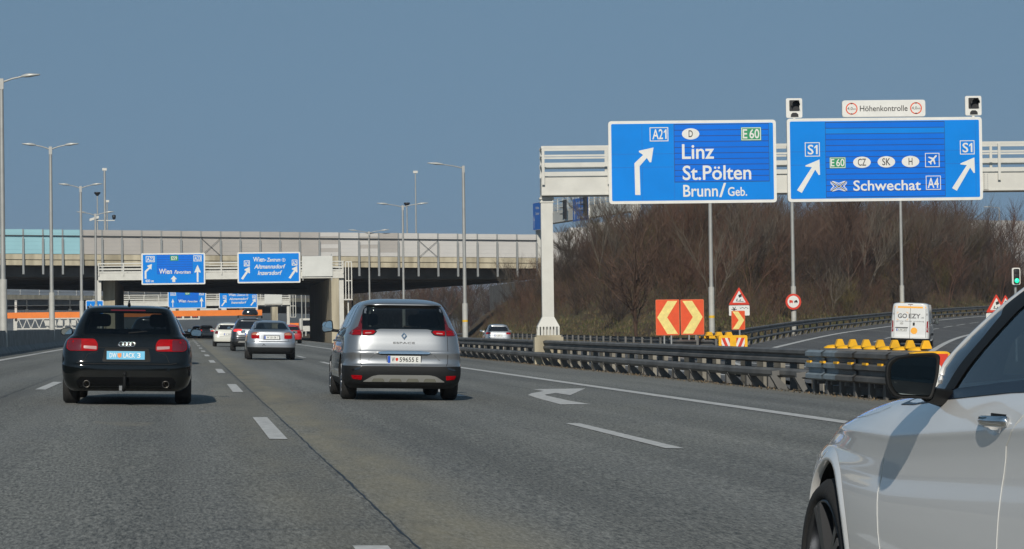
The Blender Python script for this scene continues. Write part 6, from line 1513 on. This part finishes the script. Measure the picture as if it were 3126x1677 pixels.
# interior
for x_ in (-.40, .40):
    mb = MB(); mb.plate(rpoly(rect(-.25, 0, .25, .62), .1), (Vector((x_, 1.52, .45)), Vector((1, 0, 0)), Vector((0, -.22, 1)).normalized(), Vector((0, -1, 0))), .14); mb.plate(rpoly(rect(-.13, .64, .13, .83), .06), (Vector((x_, 1.52, .45)), Vector((1, 0, 0)), Vector((0, -.22, 1)).normalized(), Vector((0, -1, 0))), .11); mb.build('seat', seat_m, c.r, world=False)
mb = MB(); mb.box((0, 2.75, .86), (1.4, .45, .12)); mb.build('dashboard', seat_m, c.r, world=False)
mb = MB(); o = Vector((-.38, 2.32, .86)); ey = Vector((0, .42, .9)).normalized()
mb.tube([o+(Vector((1, 0, 0))*math.cos(2*math.pi*i/28)+ey*math.sin(2*math.pi*i/28))*.185 for i in range(29)], .016, 8, cap=False); mb.bar(o-Vector((.17, 0, 0)), o+Vector((.17, 0, 0)), .03, .05); mb.bar(o, o+Vector((0, .35, -.1)), .07, .07); mb.build('steering_wheel', seat_m, c.r, world=False)
# near-side mirror, glass towards us
for sd_ in (-1, 1):
    pts = [(-.074, .0), (-.071, .034), (-.050, .052), (.0, .060), (.060, .063), (.074, .055), (.070, .0), (.056, -.050), (.050, -.062), (-.050, -.058), (-.069, -.030)]; pts = rpoly([(a*1.12, b*1.05) for a, b in pts], .022, 4)
    if sd_ > 0: pts = [(-a, b) for a, b in pts][::-1]
    o = Vector((sd_*.968, 2.66, .990)); n = len(pts); ex = Vector((1, .10*(-sd_), 0)).normalized(); ez = Vector((0, 0, 1)); en = Vector((0, 1, 0)); vs = []
    for d, k in ((-.004, .90), (-.010, .95), (.0, 1.0), (.03, 1.0), (.07, .92), (.10, .72), (.115, .42), (.12, .1)): vs += [o+ex*(a*k-sd_*d*.22)+ez*b*k+en*d for a, b in pts]
    mb = MB(); mb.add(vs, [(i*n+k, i*n+(k+1) % n, (i+1)*n+(k+1) % n, (i+1)*n+k) for i in range(7) for k in range(n)]+[list(range(n))[::-1]], 0, True)
    mb.m = [1 if k >= 3*n and k < 7*n else 0 for k in range(len(mb.f))]
    p0 = o-ex*sd_*.055+ez*-.052+en*.035; p1 = Vector((sd_*.80, 2.82, .918)); mb.tube([p0, p1], [.022, .03], 10, 0)
    mo = mb.build('wing_mirror', [trim_black, white_car], c.r, world=False)
    mb = MB(); mb.plate([(a*.84, b*.84) for a, b in pts], (o-en*.006, ex, Vector((0, .02, 1)).normalized(), Vector((0, -1, 0))), .003, 0, .0); mb.build('mirror_glass', mat('mirror_glass_dark', (.20, .23, .23), .03, 1.0), mo, world=False)
    mb = MB(); s0 = o+ex*(sd_*.070)+en*.012; mb.plate(rpoly(rect(-.004, -.008, .006, .020), .004), (s0, ex*sd_, ez, Vector((0, -1, 0))), .012); mb.build('side_repeater', mat('repeater_lens', (.75, .75, .72), .15, coat=1.0), mo, world=False)
# ------------------------------------------------------------------ bare scrub on the embankment
def twig_mat(name, c1, c2):
    c1, c2 = tuple(v*.64 for v in c1), tuple(v*.64 for v in c2)
    return mat(name, c1, .9, col2=c2, scale=1.3)
bark_brown = twig_mat('twig_brown', (.088, .052, .036), (.155, .092, .062)); bark_red = twig_mat('twig_red_brown', (.105, .055, .036), (.17, .09, .06))
bark_grey = twig_mat('twig_grey', (.10, .085, .065), (.18, .15, .115)); bark_olive = twig_mat('twig_olive', (.085, .072, .025), (.15, .115, .035)); bark_pale = twig_mat('twig_pale', (.125, .105, .08), (.19, .16, .125)); bark_dark = twig_mat('twig_dark', (.045, .032, .025), (.085, .06, .045))
def prism3(mb, p0, p1, r0, r1, n=3):
    d = (p1-p0)
    if d.length < 1e-4: return
    d.normalize(); a = d.cross(Vector((.3, .5, .81)));
    if a.length < .1: a = d.cross(Vector((1, 0, 0)))
    a.normalize(); b = d.cross(a); k = len(mb.v)
    for p, r_ in ((p0, r0), (p1, r1)):
        for i in range(n): q = 2*math.pi*i/n; mb.v.append(p+a*(math.cos(q)*r_)+b*(math.sin(q)*r_))
    for i in range(n): mb.f.append([k+i, k+(i+1) % n, k+n+(i+1) % n, k+n+i]); mb.m.append(0); mb.sm.append(False)
def grow(mb, p, d, L, r, rg, lev, spread, kids, seg=3, up=.12):
    pts = [p]; dd = d.normalized()
    for i in range(seg):
        dd = (dd+Vector((rg.gauss(0, .16), rg.gauss(0, .16), rg.gauss(up, .12)))).normalized(); q = pts[-1]+dd*(L/seg); prism3(mb, pts[-1], q, r*(1-.75*i/seg), r*(1-.75*(i+1)/seg), 4 if lev > 1 else 3); pts.append(q)
    if lev <= 0: return
    for k in range(kids):
        t = rg.uniform(.25, 1.0)*(seg-.001); i = int(t); q = pts[i].lerp(pts[i+1], t-i); a = rg.uniform(0, 6.283)
        nd = dd*rg.uniform(.5, 1.0)+Vector((math.cos(a), math.sin(a), rg.uniform(-.15, .5)))*spread
        grow(mb, q, nd, L*rg.uniform(.38, .62), max(.0075, r*.52), rg, lev-1, spread, kids, 2, up)
def bush_mesh(seed, h, stems, spread, kids, lev=2, r=.026):
    rg = random.Random(seed); mb = MB()
    for k in range(stems):
        a = rg.uniform(0, 6.283); R = rg.uniform(0, .5); tilt = rg.uniform(.05, .55)
        grow(mb, Vector((math.cos(a)*R, math.sin(a)*R, -.15)), Vector((math.cos(a)*tilt, math.sin(a)*tilt, 1)), h*rg.uniform(.6, .95), r*rg.uniform(.7, 1.1), rg, lev, spread, kids)
    return mb
def mesh_of(mb, name, m):
    me = bpy.data.meshes.new(name); me.from_pydata([tuple(v) for v in mb.v], [], mb.f); me.materials.append(m); me.update(); return me
VAR = []
for i, (h, st, sp, kd, m) in enumerate([(3.2, 12, .55, 7, bark_brown), (3.6, 10, .45, 8, bark_red), (2.6, 13, .75, 7, bark_dark), (4.2, 8, .4, 9, bark_grey), (3.0, 12, .6, 7, bark_olive), (3.4, 11, .55, 8, bark_dark), (3.8, 10, .45, 8, bark_brown), (2.4, 14, .8, 6, bark_red)]):
    VAR.append((mesh_of(bush_mesh(20+i, h, st, sp, kd), 'bare_shrub', m), i))
VAR.append((mesh_of(bush_mesh(41, 4.6, 4, .28, 8, 2, .034), 'bare_shrub', bark_pale), 8)); VAR.append((mesh_of(bush_mesh(43, 5.0, 3, .25, 9, 2, .036), 'bare_shrub', bark_red), 9))
LAB = ['brown bare shrub in the scrub on the embankment', 'reddish bare shrub in the scrub on the embankment', 'dark spreading bare shrub low on the embankment', 'tall grey bare shrub standing in the embankment scrub', 'olive tinged bare shrub in the embankment scrub', 'dark dense bare shrub in the embankment scrub', 'tall brown bare shrub in the embankment scrub', 'low reddish bare shrub on the embankment', 'slender pale upright sapling in the embankment scrub', 'slender reddish upright sapling in the embankment scrub']
rg = random.Random(77); placed = 0; tries = 0; spots = []
def seen(s, t, z):                        # inside the frame (with a margin)?
    d = Vector((s, t, z))-CAM; w = d.dot(_f)
    return w > 1 and abs(d.dot(_r)/w*F_PX) < PW/2+60
def hill_spot(s, t):
    if t > 247 and s < 50 or s > 48 and t > 245.2+(s-49)*.57: return False
    g = ground_z(s, t); d, zr = ramp_coord(s, t)
    return (s > exit_right(t)+3.4 and (d < -5.2)) and seen(s, t, g+1)
while placed < 288 and tries < 90000:
    tries += 1; s, t = rg.uniform(24, 105), rg.uniform(112, 285)
    if placed >= 215: s, t = rg.uniform(70, 104), rg.uniform(215, 285)
    if not hill_spot(s, t): continue
    d, zr = ramp_coord(s, t); near = min(s-exit_right(t)-3.4, -d-5.2)
    if s-exit_right(t) < 5.0 and t < 200 and rg.random() > .35: continue
    if near < 1.8 and rg.random() > .45: continue
    if t < 140 and rg.random() > .55: continue
    if any((a-s)**2+(b-t)**2 < (1.25 if near > 4 else 2.0)**2 for a, b in spots): continue
    spots.append((s, t)); me, vi = rg.choice(VAR)
    if near < 3 and vi in (3, 6): me, vi = VAR[2]
    if near > 8 and rg.random() < .5: me, vi = VAR[rg.choice((0, 1, 3, 6, 1))]
    o = bpy.data.objects.new('bare_shrub', me); COL.objects.link(o); k = rg.uniform(.95, 1.4)*(1.0 if near > 3 else .75)
    if s < 45 and t > 214: k *= .68
    if s > 58: k *= 1.22
    o.location = (s, t, ground_z(s, t)-.12); o.rotation_euler = (rg.uniform(-.08, .08), rg.uniform(-.08, .08), rg.uniform(0, 6.28)); o.scale = (k*rg.uniform(1.0, 1.3), k*rg.uniform(1.0, 1.3), k)
    tag(o, LAB[vi], 'shrub', 'bare shrubs covering the embankment'); placed += 1
# scrub beyond the overpass, seen under its deck
for i in range(36):
    t = rg.uniform(470, 530); s = rg.uniform(30, 66); me, vi = rg.choice(VAR)
    o = bpy.data.objects.new('bare_shrub', me); COL.objects.link(o); k = rg.uniform(2.2, 3.0); o.location = (s, t, ground_z(s, t)-.2); o.rotation_euler = (0, 0, rg.uniform(0, 6.28)); o.scale = (k*1.2, k*1.2, k)
    tag(o, 'bare brown shrub beyond the overpass, seen under its deck', 'shrub', 'bare shrubs beyond the overpass')
# one clear young tree at the foot of the scrub
def tree(label, px, py, Z, h, seed, m, lean=0.0, kids=7, r=.11, spread=.6):
    p = at_depth(px, py, Z); g = ground_z(p.x, p.y)-.15; r_ = thing('bare_tree', label, 'tree', (p.x, p.y, g)); rgt = random.Random(seed)
    tr = MB(); cr = MB(); pts = [Vector((p.x, p.y, g))]; dd = Vector((lean, 0, 1))
    for i in range(4): dd = (dd+Vector((rgt.gauss(0, .1), rgt.gauss(0, .1), .2))).normalized(); pts.append(pts[-1]+dd*h*.16)
    tr.tube(pts, [r, r*.85, r*.75, r*.6, r*.5], 8); tr.build('trunk', m, r_)
    for k in range(kids+4):
        a = rgt.uniform(0, 6.28); q = pts[1].lerp(pts[4], rgt.uniform(.0, 1)); grow(cr, q, Vector((math.cos(a)*spread, math.sin(a)*spread, rgt.uniform(.5, 1.2))), h*rgt.uniform(.30, .52), r*.42, rgt, 2, .6, kids)
    cr.build('crown', m, r_)
tree('bare tree with a crooked trunk, left of the chevron boards', 1950, 1000, 128, 6.4, 5, bark_brown, -.1, 7, .12, .6)
tree('bare grey tree standing before the end of the overpass noise barrier', 1745, 930, 222, 6.3, 9, bark_grey, .0, 9, .12, .7)
tree('leaning bare grey tree right of the near gantry post', 1830, 930, 215, 7.0, 14, bark_grey, .25, 9, .12, .8)
tree('tall bare tree against the sky below the Schwechat sign', 2590, 900, 205, 9.5, 21, bark_brown, .0, 10, .10, .45)
# dry grass and low undergrowth
rg = random.Random(5); mb = MB()
def tuft(mb, s, t, z, n, h, w):
    for k in range(n):
        a = rg.uniform(0, 6.28); x, y = s+rg.gauss(0, .18), t+rg.gauss(0, .18); l = rg.uniform(.1, .5)*h; hh = h*rg.uniform(.5, 1.2)
        mb.add([(x-math.sin(a)*w, y+math.cos(a)*w, z), (x+math.sin(a)*w, y-math.cos(a)*w, z), (x+math.cos(a)*l, y+math.sin(a)*l, z+hh)], [(0, 1, 2)], 0 if rg.random() < .62 else 1)
cnt = 0; tries = 0
while cnt < 7500 and tries < 200000:
    tries += 1; s, t = rg.uniform(23, 100), rg.uniform(104, 244); d, zr = ramp_coord(s, t)
    if s < exit_right(t)+1.2 or d > -2.6: continue
    near = min(s-exit_right(t)-1.2, -d-2.6)
    if near > 3.2 and rg.random() > .06: continue
    if not seen(s, t, ground_z(s, t)+.3): continue
    tuft(mb, s, t, ground_z(s, t)-.18, 6, .24, .022); cnt += 1
tag(mb.build('grass', [mat('dry_grass', (.13, .10, .05), .95, var=.35, scale=.6), mat('green_grass', (.06, .075, .02), .95, var=.35, scale=.6)]), 'dry olive and straw coloured grass along the foot of the embankment', 'grass', kind='stuff')
# tangle of fine twigs that fills the scrub between the shrubs
mb = MB(); cnt = 0; tries = 0
while cnt < 15500 and tries < 200000:
    tries += 1; s, t = rg.uniform(24, 105), rg.uniform(112, 285); d, zr = ramp_coord(s, t)
    if s > 48 and t > 245.5+(s-49)*.57 or s < 50 and t > 246: continue
    if s < exit_right(t)+(4.6 if t < 200 else 3.2) or d > -4.8 or not seen(s, t, ground_z(s, t)+1): continue
    g = ground_z(s, t); p = Vector((s, t, g-.1)); dv = Vector((rg.gauss(0, .5), rg.gauss(0, .5), 1)); L = rg.uniform(.9, 2.6) if min(s-exit_right(t)-4, -d-5.5) > 3 else rg.uniform(.6, 1.5); k0 = len(mb.f)
    grow(mb, p, dv, L, .014, rg, 1, .6, 5, 2); mi = rg.choice((0, 1, 1, 2, 3))
    for i in range(k0, len(mb.f)): mb.m[i] = mi
    cnt += 1
tag(mb.build('undergrowth', [bark_dark, bark_brown, bark_olive, bark_red]), 'tangled dark brown twigs filling the embankment between the shrubs', 'undergrowth', kind='stuff')
# added unseen bank behind the viewer, darkens reflections by hiding low sky glow
rg = random.Random(8); mb = MB(); n = 160; lo, hi = [], []
for i in range(n+1):
    a = rad(110)+rad(320)*0+rad(320-220+60)*i/n; R = 150; x, y = math.cos(rad(180)+rad(180)*i/n)*R*1.6, math.sin(rad(180)+rad(180)*i/n)*R-20
    lo.append(Vector((x, y, -2))); hi.append(Vector((x*1.04, y*1.04, 8+3*math.sin(i*.7)+2*math.sin(i*1.9)+rg.uniform(-1, 1))))
mb.ribbon(lo, hi); tag(mb.build('reflection_blocker', mat('blocker_dark', (.035, .032, .022), .95, var=.4, scale=.2)), 'unseen dark bank added behind the viewpoint to darken reflections', 'reflection blocker', kind='stuff')
# ------------------------------------------------------------------ thin spring haze
mb = MB(); mb.box((0, 2200, 44), (9000, 6800, 92.0))
hz = tag(mb.build('haze', mat('air', (1, 1, 1))), kind='stuff'); m = bpy.data.materials['air']; n = m.node_tree.nodes; n.clear()
ou = n.new('ShaderNodeOutputMaterial'); pv = n.new('ShaderNodeVolumePrincipled'); pv.inputs['Color'].default_value = (.80, .88, 1.0, 1); pv.inputs['Density'].default_value = 0.00020; pv.inputs['Anisotropy'].default_value = 0.2
m.node_tree.links.new(pv.outputs[0], ou.inputs['Volume'])
